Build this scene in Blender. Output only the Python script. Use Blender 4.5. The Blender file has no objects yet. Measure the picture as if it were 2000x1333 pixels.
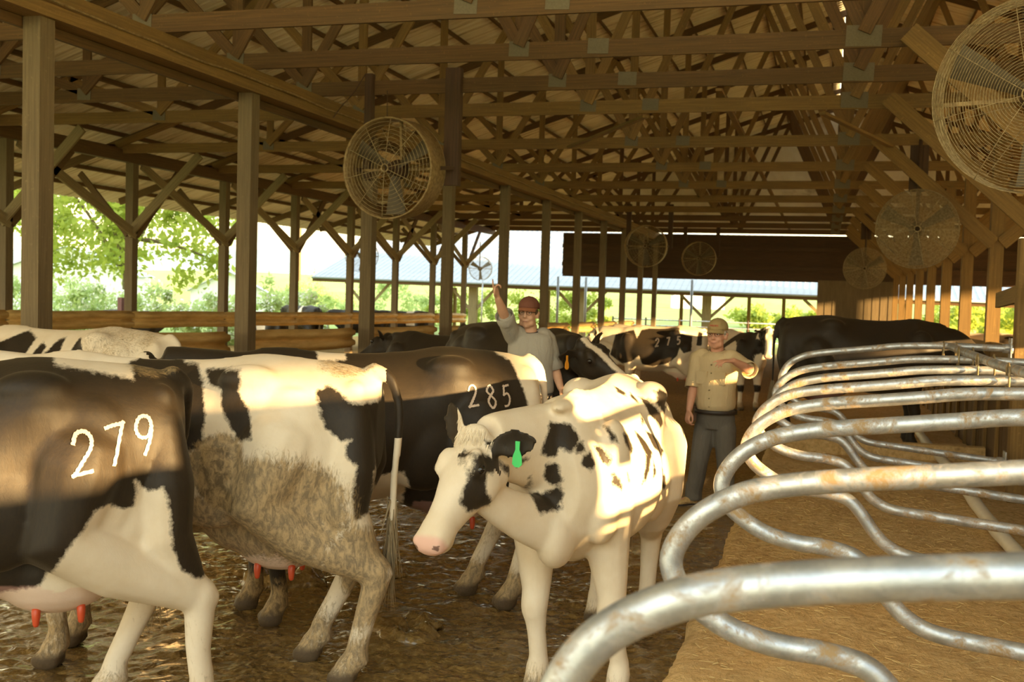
import bpy, math, random
import numpy as np
from mathutils import Vector, Matrix
from mathutils.bvhtree import BVHTree
random.seed(7); RNG = np.random.default_rng(11)
S = bpy.context.scene
COL = S.collection
PI = math.pi
# ------------------------------------------------------------------ camera
EYE = 1.78                      # metres above the alley below the camera
def cam_matrix():
    f, vx, vy, m = 2050.0, 1612.0, 587.0, 0.030   # focal length in pixels of a 2000 x 1333 frame
    a = np.array([vx-1000, 666.5-vy, -f]); t = -(a@a)/(a[0]-m*a[1])
    b = np.array([a[0]+t, a[1]-t*m, -f])
    Y = a/np.linalg.norm(a); X = -b/np.linalg.norm(b); Z = np.cross(X, Y)
    R = np.stack([X, Y, Z], 1)                    # world -> camera
    M = Matrix([list(r) for r in R.T]).to_4x4(); M.translation = (0, 0, EYE)
    return M
cd = bpy.data.cameras.new('camera'); cam = bpy.data.objects.new('camera', cd); COL.objects.link(cam)
cd.sensor_width = 36; cd.lens = 2050/2000*36; cam.matrix_world = cam_matrix()
cd.dof.use_dof = True; cd.dof.focus_distance = 5.0; cd.dof.aperture_fstop = 5.0
cd.clip_end = 2000
S.camera = cam
# ------------------------------------------------------------------ sky, sun, exposure
S.view_settings.view_transform = 'Standard'; S.view_settings.look = 'None'
S.view_settings.gamma = 1.0; S.view_settings.exposure = 0.3
S.view_settings.use_curve_mapping = False
W = bpy.data.worlds.new('sky'); S.world = W; W.use_nodes = True
wn = W.node_tree.nodes; wl = W.node_tree.links
bg = wn['Background']
tc = wn.new('ShaderNodeTexCoord'); sx = wn.new('ShaderNodeSeparateXYZ'); rp = wn.new('ShaderNodeValToRGB')
wl.new(tc.outputs['Generated'], sx.inputs[0]); wl.new(sx.outputs['Z'], rp.inputs[0]); wl.new(rp.outputs[0], bg.inputs[0])
rp.color_ramp.elements[0].position = 0.0; rp.color_ramp.elements[0].color = (1.0, 0.83, 0.43, 1)
rp.color_ramp.elements[1].position = 0.5; rp.color_ramp.elements[1].color = (0.66, 0.78, 0.80, 1)
bg.inputs[1].default_value = 3.2
SUN_TRAVEL = Vector((-0.95, 0.29, -0.125)).normalized()
sd = bpy.data.lights.new('sun', 'SUN'); sun = bpy.data.objects.new('sun', sd); COL.objects.link(sun)
sd.energy = 25.0; sd.color = (1.0, 0.66, 0.28); sd.angle = math.radians(0.9)
sun.rotation_mode = 'QUATERNION'; sun.rotation_quaternion = SUN_TRAVEL.to_track_quat('-Z', 'Y'); sun.location = (30, -10, 12)
# ------------------------------------------------------------------ helpers
SLOPE = -0.014
def floor_z(y): return SLOPE*max(-8.0, min(y, 60.0))
def tag(o, label=None, cat=None, group=None, kind=None):
    if label: o['label'] = label
    if cat: o['category'] = cat
    if group: o['group'] = group
    if kind: o['kind'] = kind
    return o
def empty(name, loc=(0, 0, 0), rotz=0.0):
    o = bpy.data.objects.new(name, None); COL.objects.link(o); o.location = loc; o.rotation_euler = (0, 0, rotz)
    o.empty_display_size = 0.1
    return o
def link(name, me, parent=None):
    o = bpy.data.objects.new(name, me); COL.objects.link(o)
    if parent: o.parent = parent
    return o
class MB:
    """collects boxes, tubes and lofts (with UVs that run along each piece) and links them as one mesh"""
    def __init__(s): s.v = []; s.f = []; s.uv = []; s.sm = []
    def add(s, verts, faces, uvs=None, smooth=False):
        n = len(s.v); s.v += [tuple(p) for p in verts]
        for i, f in enumerate(faces):
            s.f.append(tuple(n+k for k in f)); s.sm.append(smooth)
            s.uv += list(uvs[i]) if uvs else [(0, 0)]*len(f)
    def box8(s, P):
        F = [(0, 1, 2, 3), (7, 6, 5, 4), (0, 4, 5, 1), (1, 5, 6, 2), (2, 6, 7, 3), (3, 7, 4, 0)]
        s.add(P, F, [[(0, 0)]*4]*6)
    def box(s, c, d, rz=0.0):
        cx, cy, cz = c; hx, hy, hz = d[0]/2, d[1]/2, d[2]/2
        L = max(range(3), key=lambda i: d[i])
        ax = Vector(((1, 0, 0), (0, 1, 0), (0, 0, 1))[L])
        if L == 2: s.beam(Vector(c)-ax*hz, Vector(c)+ax*hz, d[0], d[1], Vector((0, 1, 0)), rz)
        elif L == 0: s.beam(Vector(c)-ax*hx, Vector(c)+ax*hx, d[1], d[2], Vector((0, 0, 1)))
        else: s.beam(Vector(c)-ax*hy, Vector(c)+ax*hy, d[0], d[2], Vector((0, 0, 1)))
    def beam(s, a, b, w, h, up=None, roll=0.0):
        """square-cut timber from a to b, w across, h along 'up'"""
        a = Vector(a); b = Vector(b); t = (b-a); L = t.length; t.normalize()
        up = Vector(up or (0, 0, 1))
        if abs(t.dot(up)) > .98: up = Vector((0, 1, 0)) if abs(t.y) < .9 else Vector((1, 0, 0))
        side = t.cross(up).normalized(); up = side.cross(t).normalized()
        if roll: R = Matrix.Rotation(roll, 3, t); side = R@side; up = R@up
        q = [(-w/2, -h/2), (w/2, -h/2), (w/2, h/2), (-w/2, h/2)]
        P = [a+side*x+up*y for x, y in q]+[b+side*x+up*y for x, y in q]
        o = random.random()*50; n = len(s.v); s.v += [tuple(p) for p in P]
        per = [0, w, w+h, 2*w+h, 2*w+2*h]
        for i in range(4):
            j = (i+1) % 4
            s.f.append((n+i, n+4+i, n+4+j, n+j)); s.sm.append(False)
            s.uv += [(o, o+per[i]), (o+L, o+per[i]), (o+L, o+per[i+1]), (o, o+per[i+1])]
        s.f.append((n, n+1, n+2, n+3)); s.f.append((n+7, n+6, n+5, n+4)); s.sm += [False]*2
        s.uv += [(o, o), (o+.02, o), (o+.02, o+h), (o, o+h)]*2
    def tube(s, pts, r, seg=10, caps=True):
        pts = [Vector(p) for p in pts]; n = len(pts)
        if not hasattr(r, '__len__'): r = [r]*n
        fr = []; prev = None
        for i in range(n):
            t = (pts[min(i+1, n-1)]-pts[max(i-1, 0)]).normalized()
            if prev is None:
                u = t.orthogonal().normalized()
            else:
                u = (prev-t*prev.dot(t)).normalized()
            prev = u; fr.append((u, t.cross(u)))
        V = []; o = random.random()*40; d = 0; D = []
        for i in range(n):
            if i: d += (pts[i]-pts[i-1]).length
            D.append(d)
            for k in range(seg):
                A = 2*PI*k/seg; V.append(pts[i]+(fr[i][0]*math.cos(A)+fr[i][1]*math.sin(A))*r[i])
        F = []; U = []
        for i in range(n-1):
            for k in range(seg):
                k2 = (k+1) % seg
                F.append((i*seg+k, i*seg+k2, (i+1)*seg+k2, (i+1)*seg+k))
                U.append([(o+D[i], k/seg*.2), (o+D[i], (k+1)/seg*.2), (o+D[i+1], (k+1)/seg*.2), (o+D[i+1], k/seg*.2)])
        if caps:
            F.append(tuple(range(seg-1, -1, -1))); U.append([(0, 0)]*seg)
            F.append(tuple((n-1)*seg+k for k in range(seg))); U.append([(0, 0)]*seg)
        s.add(V, F, U, True)
    def rings(s, R, caps=True, closed=False):
        """loft through rings (lists of equal length); closed joins last to first"""
        m = len(R[0]); V = [p for r in R for p in r]; F = []
        n = len(R)
        for i in range(n if closed else n-1):
            for k in range(m):
                k2 = (k+1) % m; j = (i+1) % n
                F.append((i*m+k, i*m+k2, j*m+k2, j*m+k))
        if caps and not closed:
            F.append(tuple(range(m-1, -1, -1))); F.append(tuple((n-1)*m+k for k in range(m)))
        s.add(V, F, None, True)
    def ell(s, c, r, M=None, seg=16, rg=10):
        c = Vector(c); V = [c+(M@Vector((0, 0, r[2])) if M else Vector((0, 0, r[2])))]
        for i in range(1, rg):
            th = PI*i/rg
            for k in range(seg):
                A = 2*PI*k/seg; p = Vector((r[0]*math.sin(th)*math.cos(A), r[1]*math.sin(th)*math.sin(A), r[2]*math.cos(th)))
                V.append(c+(M@p if M else p))
        p = Vector((0, 0, -r[2])); V.append(c+(M@p if M else p)); e = len(V)-1
        F = [(0, 1+k, 1+(k+1) % seg) for k in range(seg)]
        for i in range(rg-2):
            for k in range(seg):
                k2 = (k+1) % seg; F.append((1+i*seg+k, 1+(i+1)*seg+k, 1+(i+1)*seg+k2, 1+i*seg+k2))
        b = 1+(rg-2)*seg
        F += [(e, b+(k+1) % seg, b+k) for k in range(seg)]
        s.add(V, F, None, True)
    def caps(s, pts, rad, seg=12):
        """chain of points as a tapered tube with round ends"""
        pts = [Vector(p) for p in pts]; rad = list(rad)
        t0 = (pts[0]-pts[1]).normalized(); t1 = (pts[-1]-pts[-2]).normalized()
        P = []; R = []
        for a in (1.0, .85, .5): P.append(pts[0]+t0*rad[0]*a*.95); R.append(max(.02, math.sqrt(max(0, 1-a*a)))*rad[0])
        P += pts; R += rad
        for a in (.5, .85, 1.0): P.append(pts[-1]+t1*rad[-1]*a*.95); R.append(max(.02, math.sqrt(max(0, 1-a*a)))*rad[-1])
        s.tube(P, R, seg)
    def eloft(s, pts, lat, ver, latdir, seg=18, cap=True):
        """elliptic loft along pts; lat = half width along latdir, ver = half height across it"""
        pts = [Vector(p) for p in pts]; n = len(pts); Rr = []
        for i in range(n):
            t = (pts[min(i+1, n-1)]-pts[max(i-1, 0)]).normalized()
            l = Vector(latdir[i] if isinstance(latdir, list) else latdir); l = (l-t*l.dot(t)).normalized(); u = l.cross(t)
            Rr.append([pts[i]+l*lat[i]*math.cos(2*PI*k/seg)+u*ver[i]*math.sin(2*PI*k/seg) for k in range(seg)])
        s.rings(Rr, cap)
    def mesh(s, name):
        me = bpy.data.meshes.new(name); me.from_pydata(s.v, [], s.f)
        uv = me.uv_layers.new(name='UVMap'); uv.data.foreach_set('uv', [c for p in s.uv for c in p])
        me.polygons.foreach_set('use_smooth', s.sm); me.update()
        return me
    def build(s, name, mat, parent=None):
        me = s.mesh(name)
        if mat: me.materials.append(mat)
        return link(name, me, parent)
def remesh(mb, voxel, it=6, fac=.5):
    """fuse everything in mb into one watertight skin"""
    me = bpy.data.meshes.new('tmp'); me.from_pydata(mb.v, [], mb.f); o = link('tmp', me)
    m = o.modifiers.new('r', 'REMESH'); m.mode = 'VOXEL'; m.voxel_size = voxel
    if it:
        k = o.modifiers.new('s', 'SMOOTH'); k.factor = fac; k.iterations = it
    dg = bpy.context.evaluated_depsgraph_get(); r = bpy.data.meshes.new_from_object(o.evaluated_get(dg))
    bpy.data.objects.remove(o); bpy.data.meshes.remove(me)
    r.polygons.foreach_set('use_smooth', [True]*len(r.polygons)); r.update()
    return r
def crom(P, n):
    """Catmull-Rom through P, n samples per span"""
    P = [Vector(p) for p in P]; out = []
    for i in range(len(P)-1):
        a = P[max(i-1, 0)]; b = P[i]; c = P[i+1]; d = P[min(i+2, len(P)-1)]
        for k in range(n):
            t = k/n; out.append(.5*((2*b)+(c-a)*t+(2*a-5*b+4*c-d)*t*t+(3*b-a-3*c+d)*t**3))
    out.append(P[-1]); return out
def copy_tree(o, parent=None):
    c = o.copy(); COL.objects.link(c)
    if parent: c.parent = parent
    for ch in list(o.children): copy_tree(ch, c)
    return c
# ------------------------------------------------------------------ materials
class NT:
    def __init__(s, name, rough=.7, metal=0.0, spec=.5):
        s.m = bpy.data.materials.new(name); s.m.use_nodes = True; s.t = s.m.node_tree; s.p = s.t.nodes['Principled BSDF']
        s.p.inputs['Roughness'].default_value = rough; s.p.inputs['Metallic'].default_value = metal
        s.p.inputs['Specular IOR Level'].default_value = spec
    def n(s, t, **k):
        x = s.t.nodes.new(t)
        for a, b in k.items(): setattr(x, a, b)
        return x
    def l(s, a, b): s.t.links.new(a, b)
    def coord(s, kind='Object', scale=(1, 1, 1)):
        c = s.n('ShaderNodeTexCoord'); m = s.n('ShaderNodeMapping'); s.l(c.outputs[kind], m.inputs[0]); m.inputs['Scale'].default_value = scale
        return m.outputs[0]
    def noise(s, co, scale, det=3, rough=.6, dist=0):
        x = s.n('ShaderNodeTexNoise'); x.inputs['Scale'].default_value = scale; x.inputs['Detail'].default_value = det
        x.inputs['Roughness'].default_value = rough; x.inputs['Distortion'].default_value = dist
        if co is not None: s.l(co, x.inputs['Vector'])
        return x.outputs['Fac']
    def ramp(s, fac, stops, interp='LINEAR'):
        x = s.n('ShaderNodeValToRGB'); r = x.color_ramp; r.interpolation = interp
        while len(r.elements) < len(stops): r.elements.new(.5)
        for e, (p, c) in zip(r.elements, stops):
            e.position = p; e.color = (*c, 1) if hasattr(c, '__len__') else (c, c, c, 1)
        s.l(fac, x.inputs[0]); return x.outputs[0]
    def mix(s, f, a, b, mode='MIX'):
        x = s.n('ShaderNodeMix', data_type='RGBA', blend_type=mode)
        for v, i in ((f, 0), (a, 6), (b, 7)):
            if hasattr(v, 'links') or isinstance(v, bpy.types.NodeSocket): s.l(v, x.inputs[i])
            else: x.inputs[i].default_value = v if i == 0 else (*v, 1)
        return x.outputs[2]
    def math(s, op, a, b=0.0, c=None):
        x = s.n('ShaderNodeMath', operation=op)
        for i, v in enumerate((a, b, c)):
            if v is None: continue
            if isinstance(v, bpy.types.NodeSocket): s.l(v, x.inputs[i])
            else: x.inputs[i].default_value = v
        return x.outputs[0]
    def attr(s, name):
        x = s.n('ShaderNodeAttribute', attribute_name=name); return x.outputs['Fac']
    def col(s, c):
        if isinstance(c, bpy.types.NodeSocket): s.l(c, s.p.inputs['Base Color'])
        else: s.p.inputs['Base Color'].default_value = (*c, 1)
        return s
    def rough(s, f): s.l(f, s.p.inputs['Roughness']); return s
    def bump(s, h, dist=.01, st=1.0):
        b = s.n('ShaderNodeBump'); b.inputs['Distance'].default_value = dist; b.inputs['Strength'].default_value = st
        s.l(h, b.inputs['Height']); s.l(b.outputs[0], s.p.inputs['Normal']); return s
def flat(name, c, rough=.7, metal=0.0, var=.25, scale=8.0):
    t = NT(name, rough, metal); n = t.noise(t.coord(), scale, 4)
    t.col(t.mix(n, tuple(x*(1-var) for x in c), tuple(min(1, x*(1+var)) for x in c))); return t.m
def wood(name, c, dark, rough=.75, dirt=.3):
    t = NT(name, rough); uv = t.coord('UV', (1, 1, 1))
    g = t.noise(t.coord('UV', (1.5, 45, 1)), 1.0, 5, .65, .4); b = t.noise(t.coord('UV', (.6, 3, 1)), 1.0, 3)
    base = t.mix(t.ramp(g, [(.3, 0), (.7, 1)]), dark, c)
    base = t.mix(t.math('MULTIPLY', t.ramp(b, [(.4, 0), (.75, 1)]), dirt), base, (.06, .045, .025))
    d = t.noise(t.coord('Object'), 30, 3); base = t.mix(t.ramp(d, [(.62, 0), (.72, .35)]), base, tuple(x*1.5 for x in c))
    t.col(base); t.bump(g, .004, .6); return t.m
M = {}
M['wood'] = wood('barn_wood', (.175, .092, .028), (.085, .044, .013))
M['wood_pale'] = wood('weathered_wood', (.36, .275, .14), (.20, .148, .07))
M['wood_post'] = wood('treated_post', (.23, .165, .085), (.13, .092, .046))
M['wood_dust'] = wood('dusty_wood', (.29, .172, .048), (.17, .096, .026))
M['wood_dark'] = wood('dark_board', (.10, .05, .022), (.05, .025, .012))
def metal_mats():
    t = NT('galvanised_pipe', .48, .85); co = t.coord()
    n = t.noise(co, 14, 5, .7); m = t.noise(co, 9, 6, .75, .5)
    base = t.mix(t.ramp(n, [(.4, 0), (.6, 1)]), (.44, .47, .52), (.62, .64, .67))
    mud = t.ramp(m, [(.50, 0), (.64, 1)])
    t.col(t.mix(mud, base, (.36, .24, .12))); t.rough(t.mix(mud, (.46,)*3, (.85,)*3))
    inv = t.math('SUBTRACT', 1.0, mud); t.l(t.math('MULTIPLY', inv, .85), t.p.inputs['Metallic']); t.bump(m, .003, .5); M['pipe'] = t.m
    t = NT('guardrail_steel', .6, .25); n = t.noise(t.coord('Object', (1, .4, 3)), 3, 5, .7)
    t.col(t.ramp(n, [(.3, (.50, .32, .11)), (.55, (.78, .54, .21)), (.8, (.86, .66, .33))])); t.bump(n, .004, .4); M['guard'] = t.m
    t = NT('roof_sheet', .6, .0); n = t.noise(t.coord('Object', (.35, 9, .35)), 1, 5, .7, .3); b = t.noise(t.coord(), .8, 3)
    c = t.ramp(n, [(.36, (.40, .33, .20)), (.46, (.86, .79, .64)), (.64, (.95, .92, .82))])
    t.col(t.mix(t.ramp(b, [(.45, 0), (.8, .45)]), c, (.40, .30, .16))); M['roof'] = t.m
    t = NT('new_roof_metal', .45, .3); n = t.noise(t.coord('Object', (.5, 3, .5)), 1, 3); t.col(t.ramp(n, [(.3, (.25, .27, .30)), (.7, (.31, .33, .36))])); M['roof_new'] = t.m
    t = NT('fan_steel', .6, .4); n = t.noise(t.coord(), 20, 4); t.col(t.ramp(n, [(.35, (.22, .14, .06)), (.65, (.42, .30, .14))])); M['fan'] = t.m
    t = NT('fan_wire', .6, .5); n = t.noise(t.coord(), 30, 3); t.col(t.ramp(n, [(.35, (.25, .18, .09)), (.65, (.48, .38, .22))])); M['wire'] = t.m
    M['plate'] = flat('gusset_metal', (.17, .14, .09), .75, .1, .3, 60)
    M['blade'] = flat('fan_blade', (.12, .095, .06), .6, .2)
metal_mats()
def ground_mats():
    t = NT('wet_manure_floor', .3, 0, .3); co = t.coord()
    a = t.noise(co, 7, 6, .7); b = t.noise(co, 28, 6, .75, .6); c = t.noise(co, 1.1, 3); g = t.noise(co, 13, 2, .5, .5)
    base = t.ramp(b, [(.3, (.095, .056, .018)), (.5, (.23, .14, .044)), (.72, (.44, .29, .10))])
    base = t.mix(t.ramp(c, [(.45, 0), (.65, .5)]), base, (.28, .16, .05)); t.col(base)
    wet = t.ramp(t.math('ADD', t.math('MULTIPLY', a, .6), t.math('MULTIPLY', b, .4)), [(.47, .10), (.62, .40)]); t.rough(wet)
    h = t.math('ADD', t.math('MULTIPLY', g, 1.0), t.math('MULTIPLY', b, .10)); t.bump(h, .03, 1.0); 
    sy = t.n('ShaderNodeSeparateXYZ'); t.l(co, sy.inputs[0]); near = t.ramp(t.math('MULTIPLY', sy.outputs['Y'], .05), [(.40, 1), (.58, 0)])
    t.l(t.math('MULTIPLY', near, t.ramp(t.noise(co, 2.6, 3), [(.36, .15), (.52, 1)])), t.p.inputs['Coat Weight']); t.l(t.math('MULTIPLY_ADD', near, .25, .05), t.p.inputs['Specular IOR Level'])
    t.rough(t.mix(near, (.85,)*3, wet)); t.p.inputs['Coat Roughness'].default_value = .09; M['floor'] = t.m
    t = NT('bedding_earth', .9, 0, .2); co = t.coord(); b = t.noise(co, 22, 6, .7); c = t.noise(co, 2.2, 4); d = t.noise(t.coord('Object', (60, 18, 30)), 1, 3)
    base = t.ramp(b, [(.3, (.36, .21, .08)), (.5, (.66, .44, .19)), (.72, (.84, .63, .33))])
    base = t.mix(t.ramp(c, [(.4, 0), (.65, .6)]), base, (.76, .55, .27)); base = t.mix(t.ramp(d, [(.68, 0), (.74, .7)]), base, (.55, .42, .22)); t.col(base)
    t.bump(t.math('ADD', b, c), .04, .9); M['bed'] = t.m
    t = NT('meadow', .9); co = t.coord(); b = t.noise(co, .25, 5); c = t.noise(co, 6, 4)
    t.col(t.mix(c, t.ramp(b, [(.35, (.15, .24, .04)), (.6, (.32, .36, .10))]), (.22, .31, .06))); M['grass'] = t.m
ground_mats()
# ------------------------------------------------------------------ value noise for terrain
def vnoise(x, y, f, seed=0):
    x = x*f; y = y*f; xi = np.floor(x).astype(int); yi = np.floor(y).astype(int); fx = x-xi; fy = y-yi
    fx = fx*fx*(3-2*fx); fy = fy*fy*(3-2*fy)
    def h(a, b):
        n = (a*374761393+b*668265263+seed*974634877) & 0x7fffffff; n = ((n ^ (n >> 13))*1274126177) & 0x7fffffff
        return ((n ^ (n >> 16)) & 0xffff)/65535.0
    return (h(xi, yi)*(1-fx)+h(xi+1, yi)*fx)*(1-fy)+(h(xi, yi+1)*(1-fx)+h(xi+1, yi+1)*fx)*fy
def fbm(x, y, f, o=4, seed=0):
    s = 0; a = 1; t = 0
    for i in range(o): s = s+a*vnoise(x, y, f*2**i, seed+i); t += a; a *= .55
    return s/t
def grid_mesh(name, xs, ys, zf, mat, parent=None, smooth=True):
    X, Y = np.meshgrid(xs, ys); Z = zf(X, Y); n = len(xs)
    V = np.stack([X, Y, Z], -1).reshape(-1, 3); F = []
    for j in range(len(ys)-1):
        for i in range(n-1): F.append((j*n+i, j*n+i+1, (j+1)*n+i+1, (j+1)*n+i))
    me = bpy.data.meshes.new(name); me.from_pydata(V.tolist(), [], F); me.materials.append(mat)
    me.polygons.foreach_set('use_smooth', [smooth]*len(F)); me.update(); return link(name, me, parent)
def fz(Y): return SLOPE*np.clip(Y, -8, 60)
CURB = -0.575
BED = 0.25
# alley floor
def floorz(X, Y):
    near = np.clip(1-np.abs(Y-5.5)/7.0, 0.15, 1)
    n = fbm(X, Y, 2.3, 3, 3)-.5; m = fbm(X, Y, 11, 3, 9); r = 1-np.abs(2*fbm(X, Y, 6, 3, 21)-1)
    k = fbm(X, Y, 24, 2, 31)-.5; lump = np.clip(fbm(X, Y, 3.1, 2, 44)-.42, 0, 1)
    return fz(Y)+near*(.03*n+.034*np.clip(m-.45, 0, 1)+.02*np.clip(r-.75, 0, 1)+(.008+.05*lump)*k)-.014
xs = np.concatenate([np.linspace(-22, -5.2, 40), np.concatenate([np.arange(-5.0, -4.2, .04), np.arange(-4.2, -.56, .02)]), np.linspace(-.5, 22, 40)])
ys = np.concatenate([np.linspace(-8, 2.5, 14), np.concatenate([np.arange(2.7, 6.6, .021), np.arange(6.6, 9.5, .045)]), np.linspace(9.6, 48, 110)])
tag(grid_mesh('floor', xs, ys, floorz, M['floor']), 'wet brown manure covered alley floor of the barn', 'floor', kind='structure')
# raised stall bed with its curb
def bedz(X, Y): return fz(Y)+BED+.045*(fbm(X, Y, 1.6, 4, 5)-.5)+.03*(fbm(X, Y, 8, 3, 6)-.5)-.03*np.clip((CURB+.06-X)/.06, 0, 1)
bx = np.concatenate([[CURB-.02], np.linspace(CURB, CURB+.1, 4), np.arange(CURB+.12, 1.76, .028)]); by = np.concatenate([np.linspace(-4, 1, 8), np.arange(1.1, 7, .03), np.linspace(7.05, 14, 90), np.linspace(14.2, 44, 60)])
def bedz2(X, Y):
    z = bedz(X, Y); e = X < CURB-.01
    return np.where(e, fz(Y)-.05, z)
bd = grid_mesh('floor_stall_bed', bx, by, bedz2, M['bed'])
for v in bd.data.vertices:
    if v.co.x < CURB+.11:
        y_ = np.array([v.co.y]); v.co.x += float(.07*(fbm(y_*0+3, y_, 2.2, 3, 61)[0]-.5)+.035*(fbm(y_*0+1, y_, 9, 2, 62)[0]-.5))
tag(bd, 'raised earth and sawdust stall bed behind the low curb', 'stall bed', kind='structure')
sv = []; sf = []
for i in range(2600):
    x = CURB+.05+2.1*RNG.random(); y = 1.6+9.5*RNG.random()**1.6; z = float(bedz(np.array([x]), np.array([y]))[0])+.004; a = RNG.random()*6.3; L = .02+.05*RNG.random(); w = .0012+.001*RNG.random(); t = (RNG.random()-.5)*.5
    d = Vector((math.cos(a), math.sin(a), t)); q = Vector((-math.sin(a), math.cos(a), 0)); c = Vector((x, y, z)); n0 = len(sv); u = Vector((0, 0, w*1.2))
    sv += [c-d*L/2-q*w, c-d*L/2+q*w, c-d*L/2+u, c+d*L/2-q*w, c+d*L/2+q*w, c+d*L/2+u]; sf += [(n0, n0+1, n0+4, n0+3), (n0+1, n0+2, n0+5, n0+4), (n0+2, n0, n0+3, n0+5)]
sm_ = bpy.data.meshes.new('straw'); sm_.from_pydata([tuple(v) for v in sv], [], sf); sm_.materials.append(flat('straw', (.62, .46, .20), .7, 0, .35, 40))
tag(link('straw', sm_), 'scattered bits of pale straw lying on the stall bed', 'straw', kind='stuff')
def pat(x, y, r, h, label, seed):
    b = MB(); R = []; z = floor_z(y)-.012
    for q, (rr, hh) in enumerate(((1.05, -.01), (1.0, .25), (.88, .7), (.68, 1.0), (.45, .85), (.25, .45), (.08, .35))):
        R.append([Vector((x+r*rr*(1+.22*math.sin(3*a+seed)+.10*math.sin(7*a+seed*2+q))*math.cos(a), y+r*rr*(1+.18*math.sin(2*a+seed)+.1*math.sin(6*a+q))*math.sin(a), z+h*hh*(1+.3*math.sin(4*a+q*1.3+seed)+.2*math.sin(9*a+q)))) for a in np.linspace(0, 2*PI, 36, endpoint=False)])
    b.rings(R, True); tag(b.build('manure_pat', M['floor']), label, 'manure', 'manure pats on the alley floor')
pat(-3.2, 5.85, .24, .10, 'large ring shaped manure pat behind the legs of the muddy cow', 1)
pat(-2.75, 6.35, .17, .06, 'smaller manure pat beyond the large ring shaped one', 2)
pat(-2.1, 5.25, .2, .05, 'flat manure pat near the tail of the muddy cow', 4)
cr = MB()
cr.beam((-.5, 12.15, floor_z(12.15)+BED+.04), (1.7, 12.15, floor_z(12.15)+BED+.06), .14, .24)
tag(cr.build('trim_cross_curb', M['bed']), 'low earth covered curb crossing the stall bed', 'curb', kind='structure')
# ground outside
def outz(X, Y):
    z = fz(Y)-.06; far = np.clip((Y-70)/200, 0, 1); return z+far*2.2*fbm(X, Y, .012, 2, 8)-far*.3
gx = np.concatenate([np.linspace(-500, -60, 30), np.linspace(-58, 60, 60), np.linspace(64, 500, 30)]); gy = np.concatenate([np.linspace(-60, 60, 40), np.linspace(64, 700, 60)])
tag(grid_mesh('ground', gx, gy, outz, M['grass']), 'sunlit green meadow around the barn', 'ground', kind='structure')
def ridge_mesh(name, y0, depth, hmax, col, seed, x0=-700, x1=700):
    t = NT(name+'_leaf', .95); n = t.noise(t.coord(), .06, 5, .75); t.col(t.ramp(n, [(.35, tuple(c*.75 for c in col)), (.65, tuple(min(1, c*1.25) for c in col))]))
    xs = np.linspace(x0, x1, 160); ys = y0+np.linspace(0, depth, 9)
    def z(X, Y):
        u = (Y-y0)/depth; h = hmax*(.45+.75*fbm(X, Y*0+seed, .006, 4, seed))
        return -1.2+h*np.sin(np.clip(u, 0, 1)*PI*.5)+(.8*fbm(X, Y, .06, 3, seed+2) if hmax < 20 else 1.6*fbm(X, Y, .05, 3, seed+2))
    return grid_mesh(name, xs, ys, z, t.m)
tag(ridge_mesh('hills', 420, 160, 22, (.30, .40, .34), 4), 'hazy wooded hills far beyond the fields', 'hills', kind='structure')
tag(ridge_mesh('treeline', 240, 30, 7, (.30, .38, .12), 9), 'line of bushy trees at the edge of the far field', 'trees', kind='stuff')
# ------------------------------------------------------------------ barn frame
XA, XB, XR, XC = -7.0, -14.5, 2.68, 7.54
RIDGE_X, RIDGE_Z, PITCH = .27, 9.76, 1/3
EAVE_X = 17.75
CH = 4.44                            # underside of the trusses
def roof_z(x): return RIDGE_Z-PITCH*abs(x-RIDGE_X)
BAY = 3.66
YEND = 45.2
def post_row(x, ys, w, top, mat, label, group, base=-.05, lean=0):
    for k, y in enumerate(ys):
        b = MB(); b.beam((x, y, floor_z(y)+base), (x, y, top), w, w, (0, 1, 0))
        o = b.build('barn_post', mat); l = label(k) if callable(label) else label
        tag(o, l, 'post', group)
ORD = ['first', 'second', 'third', 'fourth', 'fifth', 'sixth', 'seventh', 'eighth', 'ninth', 'tenth', 'eleventh', 'twelfth']
NA = 11
post_row(XA, [8.07+BAY*k for k in range(NA)], .19, 4.14, M['wood_post'],
         lambda k: 'square wooden post holding the long timber beam, %s from the left in that row' % ORD[k], 'posts under the long timber beam')
# beam on the post row, with a ledger and a conduit
bm_ = empty('timber_beam', (XA, 4, 4.14)); tag(bm_, 'long dusty timber beam running over the square post row to the far end', 'beam')
def sub(mb, name, mat, parent):
    o = mb.build(name, mat); o.parent = parent; o.matrix_parent_inverse = parent.matrix_basis.inverted(); return o
b = MB(); b.beam((XA, 1, 4.29), (XA, YEND, 4.29), .17, .30); sub(b, 'girder', M['wood_dust'], bm_)
b = MB(); b.beam((XA+.12, 1, 4.20), (XA+.12, YEND, 4.20), .06, .12); sub(b, 'ledger', M['wood_dust'], bm_)
b = MB(); b.beam((XA-.14, 1, 4.12), (XA-.14, YEND, 4.12), .05, .14); sub(b, 'ledger', M['wood'], bm_)
pts = [(XA+.17, y, 4.272+.012*math.sin(y*1.7)+.008*math.sin(y*4.1)) for y in np.arange(1, YEND, .5)]
b = MB(); b.tube(pts, .013, 6); sub(b, 'conduit', M['fan'], bm_)
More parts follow.
